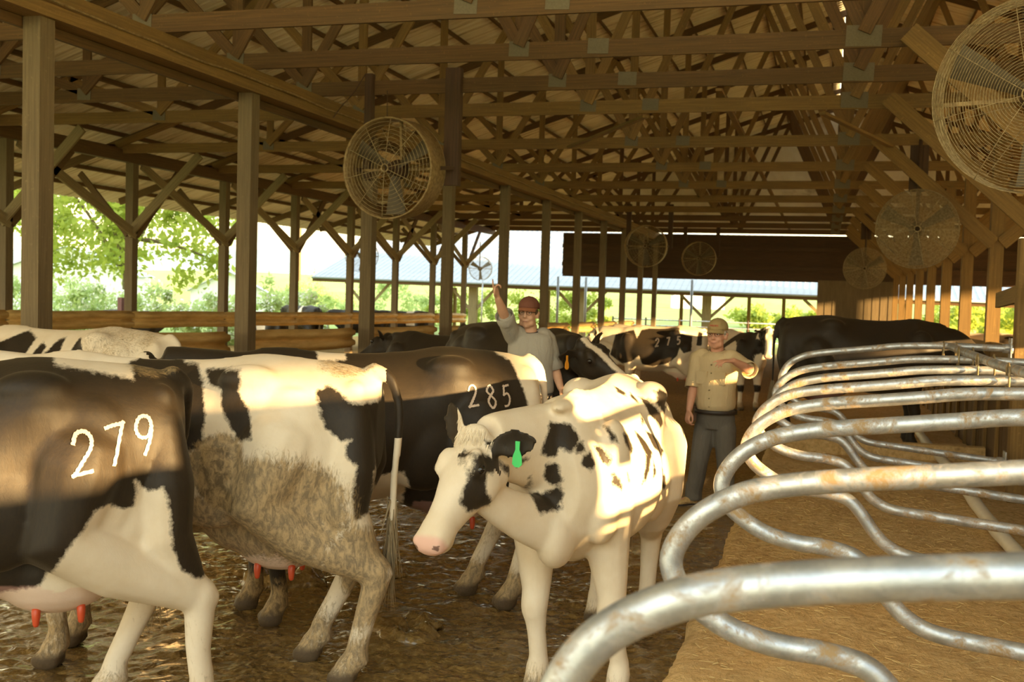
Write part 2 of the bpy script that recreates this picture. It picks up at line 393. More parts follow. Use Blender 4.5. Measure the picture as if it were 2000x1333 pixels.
# outer row with knee braces and its girder
gb = MB(); gb.beam((XB, 8, 4.43), (XB, YEND, 4.43), .12, .28); gb.beam((XB+.13, 8, 4.40), (XB+.13, YEND, 4.40), .05, .24)
tag(gb.build('eave_girder', M['wood']), 'weathered girder under the left eave carried on braced posts', 'beam')
for k in range(9):
    y = 15.9+BAY*k-BAY
    t = empty('braced_post', (XB, y, floor_z(y)))
    tag(t, 'weathered post with four knee braces behind the upper guardrail, %s from the left' % ORD[max(0, k-1)] if k else 'weathered post under the left eave near the frame edge, mostly hidden', 'post', 'braced posts under the left eave')
    h = 2.85-floor_z(y); H = 4.32-floor_z(y)
    b = MB(); b.beam((0, 0, -.05), (0, 0, H), .19, .19, (0, 1, 0)); b.build('post', M['wood_post'], t)
    for d, e in (((0, -3.5, -.05), 0), ((0, 1.6, 0), 0), ((1.75, 0, .12), 1), ((-1.25, 0, -.25), 1)):
        b = MB(); o = .12
        s_ = Vector((o if not e else 0, -o if e else 0, 0))
        b.beam(Vector((0, 0, h-.1))+s_, Vector((d[0], d[1], H+d[2]))+s_, .045, .19 if d[0] >= 0 else .14, (0, 0, 1)); b.build('knee_brace', M['wood_pale'] if d[0] >= 0 and d[1] <= 0 else M['wood'], t)
# right inner row with knee braces up to the trusses
RY = [8.07+BAY*k for k in range(11)]
for k, y in enumerate(RY):
    t = empty('stall_post', (XR, y, floor_z(y)))
    v = k-3
    tag(t, 'dusty square post with knee braces behind the stalls, %s' % ('%s visible from the right' % ORD[v] if v >= 0 else '%s, its brace crossing at upper right' % ORD[k]), 'post', 'braced posts behind the stalls')
    H = CH-floor_z(y); h = 2.92-floor_z(y)
    b = MB(); b.beam((0, 0, -.05), (0, 0, H+.02), .21, .21, (0, 1, 0)); b.build('post', M['wood_dust'], t)
    b = MB(); b.beam((-.06, -.13, h-.12), (-1.98, -.13, H+.12), .045, .22); b.build('knee_brace', M['wood_dust'], t)
    b = MB(); b.beam((.06, -.13, h-.12), (1.98, -.13, H+.12), .045, .22); b.build('knee_brace', M['wood_dust'], t)
# rail boards between those posts
for k in range(2, 10):
    y0, y1 = RY[k]+.11, RY[k+1]-.11
    b = MB(); b.beam((XR, y0, floor_z(y0)+1.30), (XR, y1, floor_z(y1)+1.30), .05, .28); b.beam((XR, y0, floor_z(y0)+.75), (XR, y1, floor_z(y1)+.75), .05, .28)
    tag(b.build('rail_board', M['wood_dust']), 'horizontal boards between dusty posts behind the stalls, %s stretch' % ORD[k-2], 'rail', 'rail boards behind the stalls')
# plank partition added in the right bay to block low sun, mostly out of frame
def sunshade(y0, y1, segs, label):
    t = empty('plank_sunshade', (XR+.14, (y0+y1)/2, 0)); tag(t, label, 'sunshade'); yc = (y0+y1)/2
    for z0, z1 in segs:
        b = MB(); n = max(1, round((z1-z0)/.2)); h = (z1-z0)/n
        for i in range(n): b.beam((0, y0-yc, floor_z(y0)+z0+h*(i+.5)), (0, y1-yc, floor_z(y1)+z0+h*(i+.5)), .03, h*1.0)
        b.build('board_panel', M['wood_dust'], t)
    for y in np.arange(y0+.1, y1, 1.8):
        b = MB(); b.beam((.06, y-yc, floor_z(y)-.03), (.06, y-yc, floor_z(y)+segs[-1][1]), .08, .08, (0, 1, 0)); b.build('stud', M['wood_dust'], t)
sunshade(-6, 1.2, [(0, 2.05)], 'added tall plank partition beyond the stalls behind the camera')
sunshade(1.2, 2.0, [(0, 1.735)], 'added plank partition beyond the stalls beside the camera')
sunshade(2.0, 3.3, [(0, 1.95)], 'added taller plank partition beyond the stalls beside the camera')
sunshade(3.3, 6.2, [(0, 1.22)], 'added low plank partition beyond the stalls')
sunshade(6.2, 17.5, [(0, 1.62), (1.72, 2.5)], 'added tall plank partition beyond the stalls at the right edge')
sunshade(17.5, 44.8, [(0, 1.36)], 'added low plank partition behind the dusty right posts')  # added boards that keep direct sun off the far alley floor
# row carrying the right half of the roof
post_row(XC, [8.07+BAY*k for k in range(-2, 11)], .19, 4.14, M['wood_post'], 'square post far to the right beyond the stalls', 'posts of the right bay')
post_row(15.0, [8.07+BAY*k for k in range(-4, 11)], .17, 4.30, M['wood_post'], 'square post under the right eave', 'posts under the right eave')
b = MB(); b.beam((XC, -8, 4.29), (XC, YEND, 4.29), .17, .30); tag(b.build('timber_beam', M['wood_dust']), 'timber beam of the right bay beyond the stalls', 'beam')
b = MB(); b.beam((15.0, -8, 4.43), (15.0, YEND, 4.43), .12, .28); tag(b.build('eave_girder', M['wood']), 'girder under the right eave', 'beam')
# ------------------------------------------------------------------ trusses
TY = [9.87, 11.74, 13.55, 15.42]+[19.05+BAY*k for k in range(8)]
BOT = [-14.5, -10.9, -7.2, -3.5, .27, 4.04, 7.74, 11.4, 15.0]
TOP = [-12.7, -9.0, -5.3, -1.7, 2.24, 5.84, 9.5, 13.2]
def truss(k, y):
    t = empty('roof_truss', (RIDGE_X, y, CH))
    tag(t, '%s wooden roof truss from the front with webs and metal gusset plates' % ORD[k].capitalize() if k else 'Foremost wooden roof truss crossing the top edge with metal gusset plates', 'truss', 'wooden roof trusses')
    def P(x, z, dy=0): return (x-RIDGE_X, dy, z-CH)
    m = M['wood'] if k < 3 or k > 8 else M['wood_dust']
    if k == 3: m = M['wood_dust']
    b = MB(); b.beam(P(-14.9, CH+.1), P(15.3, CH+.1), .042, .195); b.build('bottom_chord', m, t)
    for s in (-1, 1):
        xe = s*17.2; b = MB(); zt = lambda x: roof_z(x)-.20
        b.beam(P(RIDGE_X, zt(RIDGE_X)), P(xe, zt(xe)), .042, .17); b.build('top_chord', M['wood'], t)
    far = k > 9
    # webs
    W_ = []
    for i, x in enumerate(BOT):
        if abs(x) < 14.4: W_.append((x, x, .04))
        for xt in TOP:
            if 1.2 < abs(xt-x) < 2.3: W_.append((x, xt, -.04 if xt > x else 0))
    for x, xt, dy in W_:
        if far and (x < -8 or x > 8): continue
        if k > 5 and x > 8: continue
        b = MB(); b.beam(P(x, CH+.16, dy), P(xt, roof_z(xt)-.24, dy), .042, .14, (1, 0, 0) if x == xt else None); b.build('web', m, t)
    for x in (-10.9, -7.2, -3.5, -2.57, .27, 4.04, 7.74):
        if k > 6 and x != .27: continue
        b = MB(); w = .24 if x != .27 else .36
        b.beam(P(x-w/2, CH+.13, -.026), P(x+w/2, CH+.12, -.026), .006, .17 if x != .27 else .22); b.build('gusset_plate', M['plate'], t)
for k, y in enumerate(TY): truss(k, y)
# lateral braces under the chords
for a, bb, l in (((-4.55, 18.6, CH-.03), (-2.65, 15.5, CH-.03), 'slanting brace board under the trusses above the left hanging fan'), ((-.15, 15.5, CH-.03), (.95, 18.9, CH-.03), 'slanting brace board under the trusses beside the right knee braces')):
    b = MB(); b.beam(a, bb, .09, .04); tag(b.build('brace_board', M['wood_dust']), l, 'brace')
b = MB(); b.beam((-1.55, 15, CH+.24), (-1.55, YEND, CH+.24), .09, .04); tag(b.build('runner_board', M['wood_dust']), 'long runner board laid along the tops of the truss chords', 'brace')
b = MB()
for i, x in enumerate(np.arange(1.85, 3.4, .155)): b.beam((x, 11.70, CH+.2), (x, 11.70, CH+1.5+.05*math.sin(i*5)), .02, .15, (1, 0, 0))
tag(b.build('plank_panel', M['wood_dark']), 'panel of dark vertical planks on the trusses above the big fan', 'panel')
# ------------------------------------------------------------------ roof: corrugated sheets on purlins
def roof_side(s):
    pitch = .229; n = int((YEND+5.2)/pitch); prof = [(0, 0), (.028, .02), (.062, .02), (.09, 0), (.16, .004)]
    Y = []; Z = []
    for i in range(n):
        for a, h in prof: Y.append(-4.5+i*pitch+a); Z.append(h)
    V = []; F = []
    xs = [RIDGE_X+s*.075, RIDGE_X+s*8.5, s*EAVE_X]
    for x in xs:
        for y, h in zip(Y, Z): V.append((x, y, roof_z(x)+h))
    m = len(Y)
    for r in range(2):
        for i in range(m-1):
            f = (r*m+i, r*m+i+1, (r+1)*m+i+1, (r+1)*m+i); F.append(f if s < 0 else f[::-1])
    me = bpy.data.meshes.new('c'); me.from_pydata(V, [], F); me.materials.append(M['roof'])
    o = link('ceiling_left' if s < 0 else 'ceiling_right', me)
    tag(o, 'stained corrugated metal roof on the %s slope seen from below' % ('left' if s < 0 else 'right'), 'roof', kind='structure')
    x = .35
    while x < EAVE_X+.2:
        b = MB(); X = RIDGE_X+s*x; b.beam((X, -4, roof_z(X)-.06), (X, YEND, roof_z(X)-.06), .042, .09, (-s*PITCH*-1, 0, 1)); b.build('purlin', M['wood'], o); x += .84
roof_side(-1); roof_side(1)
# ------------------------------------------------------------------ far end of the barn
ew = MB()
for i in range(9):
    z = 2.72+i*.2; ew.beam((-11.2, YEND+.02*(i%2), z), (15, YEND+.02*(i%2), z), .03, .215 if i not in (4, 8) else .193)
ew.beam((-11.2, YEND+.1, 2.62), (15, YEND+.1, 2.62), .09, .22)
for z in (3.05, 3.85): ew.beam((-11.2, YEND-.08, z), (15, YEND-.08, z), .05, .16)
tag(ew.build('wall_far_header', M['wood_dark']), 'slatted wooden header over the far barn opening', 'wall', kind='structure')
b = MB()
for i in range(20): b.beam((-.25+i*.155, YEND+.05+.012*(i%2), floor_z(45)-.05), (-.25+i*.155, YEND+.05+.012*(i%2), 2.6), .025, .165, (1, 0, 0))
tag(b.build('wall_far', M['wood_post']), 'closed vertical board wall at the far end', 'wall', kind='structure')
gab = MB()
z0 = CH+.2
V = [(-14.5, YEND+.12, 4.55), (15, YEND+.12, 4.55), (15, YEND+.12, roof_z(15)), (RIDGE_X, YEND+.12, roof_z(RIDGE_X)-.06), (-14.5, YEND+.12, roof_z(-14.5))]
V2 = [(x, y+.03, z) for x, y, z in V]
gab.add(V+V2, [(0, 1, 2, 3, 4), (9, 8, 7, 6, 5)]+[(i, 5+i, 5+(i+1) % 5, (i+1) % 5) for i in range(5)])
tag(gab.build('wall_far_gable', M['roof']), 'dark metal gable closing the far end under the roof', 'wall', kind='structure')
# ------------------------------------------------------------------ guardrails
def wbeam(name, x, y0, y1, ztop, label, group, face=1, hs=1.0):
    """one length of W-profile guardrail, ribs towards +X when face = 1"""
    prof = [(0, -.31), (.012, -.285), (.075, -.265), (.08, -.235), (.075, -.205), (.01, -.175), (.0, -.155), (.01, -.135), (.075, -.105), (.08, -.075), (.075, -.045), (.012, -.025), (0, 0)]
    n = max(2, int((y1-y0)/.5)); V = []; F = []
    for i in range(n+1):
        y = y0+(y1-y0)*i/n; e = min(i, n-i)
        dent = 0 if e else -.03
        for a, h in prof: V.append((x+face*(a+dent), y, floor_z(y)+ztop+h*hs+.008*math.sin(y*2.1)))
    m = len(prof)
    for i in range(n):
        for k in range(m-1): F.append((i*m+k, i*m+k+1, (i+1)*m+k+1, (i+1)*m+k))
    me = bpy.data.meshes.new(name); me.from_pydata(V, [], F); me.materials.append(M['guard']); me.polygons.foreach_set('use_smooth', [True]*len(F))
    o = link(name, me); md = o.modifiers.new('thick', 'SOLIDIFY'); md.thickness = .006
    tag(o, label, 'guardrail', group); return o
for k in range(-1, 9):
    y = 8.07+BAY*k
    wbeam('guardrail', XA-.172, y+.14, y+BAY-.14, 1.33, 'lower dusty guardrail beam %s' % ('left of the first square post' if k < 0 else 'running right from the %s square post' % ORD[k]), 'lower guardrails')
for k in range(0, 9):
    y = 8.5+BAY*k
    wbeam('guardrail', XB+.11, y-.05, y+BAY+.05, 1.37, 'upper guardrail beam on the braced posts, stretch ending at the %s' % (ORD[k-1]+' of them' if k else 'left frame edge'), 'upper guardrails', 1, 1.2)
# ------------------------------------------------------------------ stall dividers
DIV = [(1.5, 1.475), (1.05, 1.478), (.66, 1.462), (.45, 1.435), (.25, 1.408), (.05, 1.382), (-.1, 1.355), (-.19, 1.325), (-.27, 1.275), (-.322, 1.215), (-.345, 1.15), (-.325, 1.09), (-.275, 1.04),
       (-.185, .988), (-.074, .962), (.04, .955), (.14, .93), (.205, .865), (.26, .79), (.325, .73), (.425, .69), (.637, .67), (1.0, .64), (1.5, .60)]
DZ = [.058, 0, 0, -.008, -.022, -.024, .006, .08]
DY = [1.41, 2.63, 3.86, 5.08, 6.30, 7.52, 8.55, 9.6]
DL = ['nearest stall divider, its blurred pipe filling the bottom right corner', 'second nearest curved stall divider pipe', 'third curved stall divider pipe from the front',
      'fourth curved stall divider pipe from the front', 'fifth curved stall divider pipe from the front', 'sixth curved stall divider pipe from the front', 'seventh curved stall divider pipe, just before the bracketed one', 'farthest stall divider, its rusty pipe bolted to the post']
for k, y in enumerate(DY):
    t = empty('stall_divider', (0, y, floor_z(y))); tag(t, DL[k], 'stall divider', 'galvanised stall dividers')
    j = DZ[k]; w = [0, 0, .01, .015, -.01, .02, 0, 0][k]
    P = [(x+w*(x < 0), .012*math.sin(3*x+k), z+j*min(1, max(0, (z-.95)/.3))) for x, z in DIV]
    b = MB(); b.tube(crom(P, 5), .0295, 16); b.build('divider_pipe', M['pipe'], t)
    for z in (1.475+j, .60):
        b = MB(); b.beam((1.50, 0, z-.09), (1.50, 0, z+.09), .12, .012, (1, 0, 0)); b.tube([(1.44, 0, z), (1.52, 0, z)], .04, 12); b.build('bracket', M['pipe'], t)
# neck rail fixed over the dividers
t = empty('neck_rail', (1.03, 6.5, 0)); tag(t, 'straight galvanised neck rail clamped over the rear of the dividers', 'rail')
def NZ(y): return floor_z(y)+1.452+.062+.04*max(0, min(1, (y-7)/2.5))
b = MB(); b.tube([(0, y-6.5, NZ(y)) for y in (3.2, 5, 7, 8.2, 9.5, 9.9)], .03, 14); b.build('rail_pipe', M['pipe'], t)
for y in DY[2:]:
    b = MB(); z = NZ(y)-.062
    for s in (-.05, .05):
        b.tube([(s-.0, y-6.5-.045, z-.06), (s, y-6.5-.045, z+.075), (s, y-6.5, z+.10), (s, y-6.5+.045, z+.075), (s, y-6.5+.045, z-.06)], .006, 6)
    b.build('u_bolt', M['wire'], t)
# brisket pipe on the bed
b = MB(); P = [(1.24+.012*math.sin(y*1.3), y, floor_z(y)+BED+.055) for y in np.arange(1.2, 15.5, .4)]; b.tube(P, [.05+.004*math.sin(i*2.3) for i in range(len(P))], 14)
t = flat('white_pvc', (.72, .66, .55), .5, 0, .2, 5); tag(b.build('brisket_pipe', t), 'white plastic brisket pipe lying along the stall bed', 'pipe')
# plank wall at the head of the stalls
t = empty('plank_wall', (1.76, 6, 0)); tag(t, 'reddish brown vertical plank wall at the head of the stalls', 'wall')
b = MB()
for i, y in enumerate(np.arange(-2, 30, .205)):
    z = floor_z(y); b.beam((0+.006*math.sin(i*7), y-6, z), (.006*math.sin(i*7), y-6, z+1.16+.012*math.sin(i*3.3)), .022, .196, (0, 1, 0))
b.build('plank_panel', M['wood'], t)
for i, y in enumerate(np.arange(-1.5, 30, .82)):
    b = MB(); b.beam((-.03, y-6, floor_z(y)), (-.03, y-6, floor_z(y)+1.14), .03, .08, (0, 1, 0)); b.build('batten', M['wood_dust'], t)
b = MB(); b.beam((0, -8, floor_z(-2)+1.19), (0, 24, floor_z(30)+1.19), .14, .04); b.build('cap_board', M['wood_dust'], t)
# post and ledge board at the right edge
y = 9.72; b = MB(); b.beam((1.62, y, floor_z(y)-.03), (1.62, y, 2.35), .15, .15, (0, 1, 0)); tag(b.build('stall_end_post', M['wood_dust']), 'rough post at the right edge holding the farthest divider bracket', 'post')
b = MB(); b.beam((1.67, 11.6, 1.83), (1.55, 6.6, 2.03), .04, .15); tag(b.build('ledge_board', M['wood_dust']), 'dusty board with straw on it jutting in at the right edge', 'board')
# ------------------------------------------------------------------ fans
def fan_parts(R, housing=True, rings=26, spokes=10, depth=.42, wire=.0021):
    """axis along local -Y (towards the camera); returns list of (name, mesh, material)"""
    out = []
    if housing:
        b = MB(); n = 40; prof = [(R, -depth/2), (R+.012, -depth/2-.01), (R+.016, -depth/2+.01), (R*1.0, depth/2), (R*.985, depth/2), (R*.985, -depth/2)]
        Rr = [[(r*math.cos(2*PI*i/n), y, r*math.sin(2*PI*i/n)) for r, y in prof] for i in range(n)]
        b.rings([[Vector(p) for p in q] for q in Rr], False, True); out.append(('housing', b.mesh('housing'), M['fan']))
    def guard(y0, bulge, wr, rings):
        b = MB(); n = 40
        for i in range(rings):
            r = R*(.09+.91*(i+1)/rings); y = y0-bulge*(1-(r/R)**2)
            pts = [(r*math.cos(2*PI*k/n), y, r*math.sin(2*PI*k/n)) for k in range(n+1)]
            b.tube(pts, wr, 4, False)
        for k in range(spokes):
            a = 2*PI*k/spokes+.2
            b.tube([(R*q*math.cos(a), y0-bulge*(1-q*q)-wr*1.4, R*q*math.sin(a)) for q in (.06, .3, .55, .8, 1.0)], wr*1.5, 5)
        pts = [(R*.075*math.cos(2*PI*k/20), y0-bulge-wr, R*.075*math.sin(2*PI*k/20)) for k in range(21)]; b.tube(pts, wr*3, 6)
        return b.mesh('guard')
    g = guard(-depth/2 if housing else -.12, .05 if housing else .12, .0034 if housing else wire, rings)
    out.append(('front_guard', g, M['wire']))
    g = guard(depth/2 if housing else .16, -.02 if housing else -.08, .003 if housing else .0018, rings*3//5); out.append(('rear_guard', g, M['wire']))
    if not housing:
        b = MB(); n = 44
        for i in range(9):
            yy = -.12+.28*i/8; b.tube([(R*math.cos(2*PI*k/n), yy, R*math.sin(2*PI*k/n)) for k in range(n+1)], .0035, 4, False)
        out.append(('rim_cage', b.mesh('rim'), M['wire']))
    for k in range(3):
        b = MB(); a = 2*PI*k/3+.55; V = []
        for q in (.10, .3, .6, .92):
            w = R*(.13+.30*q); tw = .75-.4*q
            c = Vector((math.cos(a), 0, math.sin(a)))*R*q; s = Vector((-math.sin(a), 0, math.cos(a)))
            e = s*math.cos(tw)+Vector((0, 1, 0))*math.sin(tw); V += [c-e*w/2, c-e*w/6+Vector((0, -.02, 0)), c+e*w/6+Vector((0, -.02, 0)), c+e*w/2]
        F = [(i*4+j, i*4+j+1, i*4+j+5, i*4+j+4) for i in range(3) for j in range(3)]
        V2 = [v+Vector((0, .006, 0)) for v in V]; nn = len(V)
        F2 = [tuple(nn+q for q in f[::-1]) for f in F]
        b.add(V+V2, F+F2); out.append(('blade', b.mesh('blade'), M['blade']))
    b = MB(); b.ell((0, .12, 0), (.13, .2, .13)); b.tube([(0, -.02, 0), (0, -.16, 0)], .06, 14); out.append(('motor', b.mesh('motor'), M['wood_dark']))
    b = MB(); b.beam((-R, .2, 0), (R, .2, 0), .05, .03); b.beam((0, .2, -R), (0, .2, R), .05, .03, (1, 0, 0)); out.append(('motor_mount', b.mesh('mount'), M['fan']))
    b = MB()
    if housing:
        for k in (-1, 1): b.beam((k*(R-.01), .05, .0), (k*(R-.01), .42, .02), .05, .05)
    else: b.tube([(0, .2, 0), (0, .2, 1.5)], .03, 8)
    out.append(('hanging_arm', b.mesh('arm'), M['wood_dark']))
    return out
FAN_H = fan_parts(.655, True, 12); FAN_W = fan_parts(.66, False, 30, 8); FAN_D = fan_parts(.66, False, 46, 8, wire=.0042)
def fan(kind, loc, rotz, tilt, label, hang=None, sc=1.0):
    t = empty('barn_fan', loc, rotz); t.rotation_euler = (tilt, 0, rotz); t.scale = (sc,)*3
    for n, me, m in (FAN_H if kind == 1 else FAN_D if kind == 2 else FAN_W):
        if not me.materials: me.materials.append(m)
        link(n, me, t)
    tag(t, label, 'fan', 'hanging barn fans'); return t
def hanger(x, y, z0, z1, w, label, mat='wood_dark'):
    b = MB(); b.beam((x, y, z0), (x, y, z1), w, .05, (0, 1, 0)); b.beam((x+w*.5, y+.04, z0), (x+w*.5, y+.04, z1), .012, .10, (0, 1, 0)); tag(b.build('fan_hanger', M[mat]), label, 'hanger', 'fan hanger boards')
fan(1, (-5.58, 13.05, 3.36), -.12, .07, 'dusty round housed fan hanging at left under the trusses')
hanger(-6.17, 13.46, 3.25, 4.72, .10, 'narrow dark hanger board on the left side of the nearest left fan')
hanger(-4.93, 13.46, 3.18, 4.76, .21, 'wide dark riveted hanger board on the right side of the nearest left fan')
fan(0, (1.33, 7.97, 3.22), -.35, .10, 'big wire cage fan cut off by the upper right frame edge')
fan(2, (1.42, 18.85, 3.02), -.05, .05, 'round wire fan hanging over the stalls above the black cow')
fan(2, (1.1, 33.5, 2.78), -.05, .05, 'smaller looking round fan farther down the stall row', sc=.95)
fan(1, (-5.53, 33.33, 3.33), .0, .03, 'far housed fan over the cows in the middle')
fan(1, (-4.86, 42.06, 3.28), .0, .03, 'farthest dark fan near the end wall')
hanger(-6.2, 33.76, 3.3, 4.7, .14, 'dark hanger board left of the far middle fan'); hanger(-4.85, 33.76, 3.3, 4.7, .14, 'dark hanger board right of the far middle fan')
hanger(-5.5, 42.5, 3.4, 4.6, .14, 'dark hanger board left of the farthest fan'); hanger(-4.2, 42.5, 3.4, 4.6, .14, 'dark hanger board right of the farthest fan')
for p, l in (((1.42, 19.05), 'dark metal hanger above the round fan over the stalls'), ((1.1, 33.7), 'dark hanger above the smaller looking far fan over the stalls')):
    b = MB(); b.beam((p[0], p[1], 3.66), (p[0], p[1], 4.5), .30, .03, (0, 1, 0)); tag(b.build('fan_hanger', M['wood_dark']), l, 'hanger', 'fan hanger boards')
b = MB(); b.beam((1.3, 8.25, 3.8), (1.3, 8.25, 6.0), .08, .08, (0, 1, 0)); tag(b.build('fan_hanger', M['wood_dark']), 'hanger of the big cage fan at the upper right', 'hanger', 'fan hanger boards')
fan(0, (-17.0, 36.8, 2.95), .5, 0, 'wire fan outside under the left eave before the neighbouring roof', sc=.95)
fan(0, (-15.8, 47.6, 2.8), .6, 0, 'smaller wire fan before the neighbouring roof, above the raised hand', sc=.85)
for x, y, z, l in ((-17.0, 36.9, 2.95, 'pole holding the wire fan under the left eave'), (-15.8, 47.7, 2.8, 'pole holding the fan above the raised hand')):
    b = MB(); b.tube([(x, y+.25, floor_z(y)-.05), (x, y+.25, z-.55)], .04, 8); tag(b.build('fan_pole', M['pipe']), l, 'pole')
# hanging cable and loose wires by the left fan
b = MB(); b.tube(crom([(-6.62, 13.3, 4.1), (-6.5, 13.3, 4.25), (-6.34, 13.35, 4.45), (-6.2, 13.4, 4.70)], 6), .008, 6); tag(b.build('cable', M['wood_dark']), 'thin dark cable drooping from the left hanger board', 'cable')
b = MB(); b.tube([(-5.80, 13.25, 4.44), (-5.77, 13.2, 3.98)], .007, 6); tag(b.build('cable', M['wood_dark']), 'short dark cable feeding the nearest left fan', 'cable')
# ------------------------------------------------------------------ outside
def leaf_mat(name, a, b_):
    t = NT(name, .6); n = t.noise(t.coord(), 1.3, 4); t.col(t.mix(t.ramp(n, [(.35, 0), (.65, 1)]), a, b_))
    t.p.inputs['Transmission Weight'].default_value = 0
    tr = t.n('ShaderNodeBsdfTranslucent'); tr.inputs[0].default_value = (*[min(1, x*1.4) for x in b_], 1)
    ms = t.n('ShaderNodeMixShader'); ms.inputs[0].default_value = .45; o = t.t.nodes['Material Output']
    t.l(t.p.outputs[0], ms.inputs[1]); t.l(tr.outputs[0], ms.inputs[2]); t.l(ms.outputs[0], o.inputs['Surface']); return t.m
M['leaf'] = leaf_mat('tree_leaf', (.17, .25, .03), (.40, .45, .08))
M['bush'] = leaf_mat('bush_leaf', (.26, .36, .13), (.46, .54, .22))
M['bloom'] = flat('white_blossom', (.80, .82, .70), .8)
M['bark'] = flat('bark', (.16, .12, .07), .9)
M['dark_green'] = leaf_mat('dark_leaf', (.10, .20, .05), (.22, .34, .08))
def leaves(n, fn, size, rng):
    P = fn(n); d = rng.normal(size=(n, 3)); d /= np.linalg.norm(d, axis=1)[:, None]; e = np.cross(d, rng.normal(size=(n, 3))); e /= np.linalg.norm(e, axis=1)[:, None]
    s = size*(.6+.8*rng.random(n))[:, None]
    V = np.stack([P-d*s, P-e*s*.5, P+d*s, P+e*s*.5], 1).reshape(-1, 3)
    F = [(4*i, 4*i+1, 4*i+2, 4*i+3) for i in range(n)]; return V, F
def leaf_obj(name, V, F, mat, parent=None):
    me = bpy.data.meshes.new(name); me.from_pydata(V.tolist(), [], F); me.materials.append(mat); return link(name, me, parent)
def blob_pts(c, r, k, rng, fill=.55):
    """points in k clumps spread through an ellipsoid"""
    c = np.array(c); r = np.array(r)
    q = rng.normal(size=(k, 3)); q /= np.linalg.norm(q, axis=1)[:, None]; q *= (rng.random(k)**.45)[:, None]; C = c+q*r
    w = (.10+.14*rng.random(k))
    def f(n):
        i = rng.integers(0, k, n); d = rng.normal(size=(n, 3))*.55; return C[i]+d*w[i][:, None]*r.mean()
    return f, C
def tree(name, base, h, r, n, size, label, mat, cat='tree', seed=1, branches=14, group=None, rz=1.0):
    rng = np.random.default_rng(seed); t = empty(name, base)
    f, C = blob_pts((0, 0, h*.60), (r, r, h*.42*rz), 80, rng); V, F = leaves(n, f, size, rng); leaf_obj('crown', V, F, mat, t)
    b = MB(); b.tube(crom([(0, 0, -.2), (.1, .05, h*.2), (-.1, 0, h*.45), (.05, 0, h*.8)], 4), np.linspace(.035*h, .008*h, 13), 8)
    for i in range(branches):
        c = C[i*3 % len(C)]; z0 = h*(.22+.45*rng.random()); b.tube(crom([(0, 0, z0), (c[0]*.5, c[1]*.5, (z0+c[2])/2+.2), tuple(c)], 3), np.linspace(.014*h, .003*h, 7), 5)
    b.build('trunk', M['bark'], t); tag(t, label, cat, group); return t
tree('leafy_tree', (-30.3, 40.5, -.6), 9.6, 5.4, 9500, .17, 'big sunlit yellow green tree left, beyond the guardrails', M['leaf'], seed=3)
tree('leafy_tree', (-53, 46, -.7), 6.5, 2.8, 3500, .16, 'pale leafy tree at the far left beside the white sheds', M['leaf'], seed=5)
def bush(x, y, r, h, n, mat, label, bloom=0, seed=0, group='bushes outside the left side', size=.09):
    rng = np.random.default_rng(1000+seed*13); z = floor_z(y)-.1; t = empty('flowering_bush' if bloom else 'green_bush', (x, y, z))
    f, C = blob_pts((0, 0, h*.45), (r, r*.8, h*.5), 26, rng); V, F = leaves(n, f, size, rng); leaf_obj('foliage', V, F, mat, t)
    if bloom:
        V, F = leaves(bloom, f, size*.7, rng); V[:, 2] += .05; leaf_obj('blossom', V, F, M['bloom'], t)
    tag(t, label, 'bush', group)
SP = [(-29, 33, 2.0, 2.3, 'pale flowering bush under the big tree'), (-26.5, 31.5, 2.2, 2.6, 'pale flowering bush right of the big tree trunk'), (-24, 31, 2.0, 2.4, 'white flowering bush left of the third braced post'), (-21.6, 31.5, 1.9, 2.3, 'white flowering bush behind the third square post'),
      (-20.5, 34, 1.8, 2.2, 'white flowering bush before the neighbouring roof corner'), (-19.3, 36, 1.6, 2.1, 'flowering bush just left of the hanging outdoor fan')]
for i, (x, y, r, h, l) in enumerate(SP): bush(x, y, r, h, 2600, M['bush'], l, 1500, i)
GP = [(-33, 36, 2.2, 2.0, 'low green bush in front of the white sheds'), (-25.8, 46, 2.6, 3.0, 'green bush beyond the flowering bushes, near the neighbouring roof corner'), (-27.5, 67, 3.6, 3.6, 'green bush under the neighbouring roof, left end'), (-23.4, 67, 2.7, 3.1, 'yellow green bush between the pale pillars under the neighbouring roof'),
      (-17.4, 67, 2.9, 3.1, 'yellow green bush behind the pointing man'), (-14.9, 67, 1.9, 3.3, 'green bush just right of the pointing man'), (-36, 72, 4, 3.6, 'large green bush far left of the neighbouring building')]
for i, (x, y, r, h, l) in enumerate(GP): bush(x, y, r, h, 2600, M['leaf'] if i in (3, 4, 5) else M['bush'], l, 0, 40+i, size=.12)
for i, (x, y, r, h, l) in enumerate([(-4.5, 92, 3.5, 2.0, 'bright bush in the field at the far opening, left'), (-1.5, 95, 3, 1.8, 'bright bush in the field beside the closed end wall'), (9.5, 66, 5, 4.2, 'sunlit bush seen between the right posts'), (13.5, 80, 6, 5.0, 'sunlit bush seen at the right edge behind the outdoor cows'), (21, 90, 6, 6, 'green tree mass beyond the right posts')]):
    bush(x, y, r, h, 3000, M['leaf'], l, 0, 70+i, 'bushes beyond the far opening', .2)
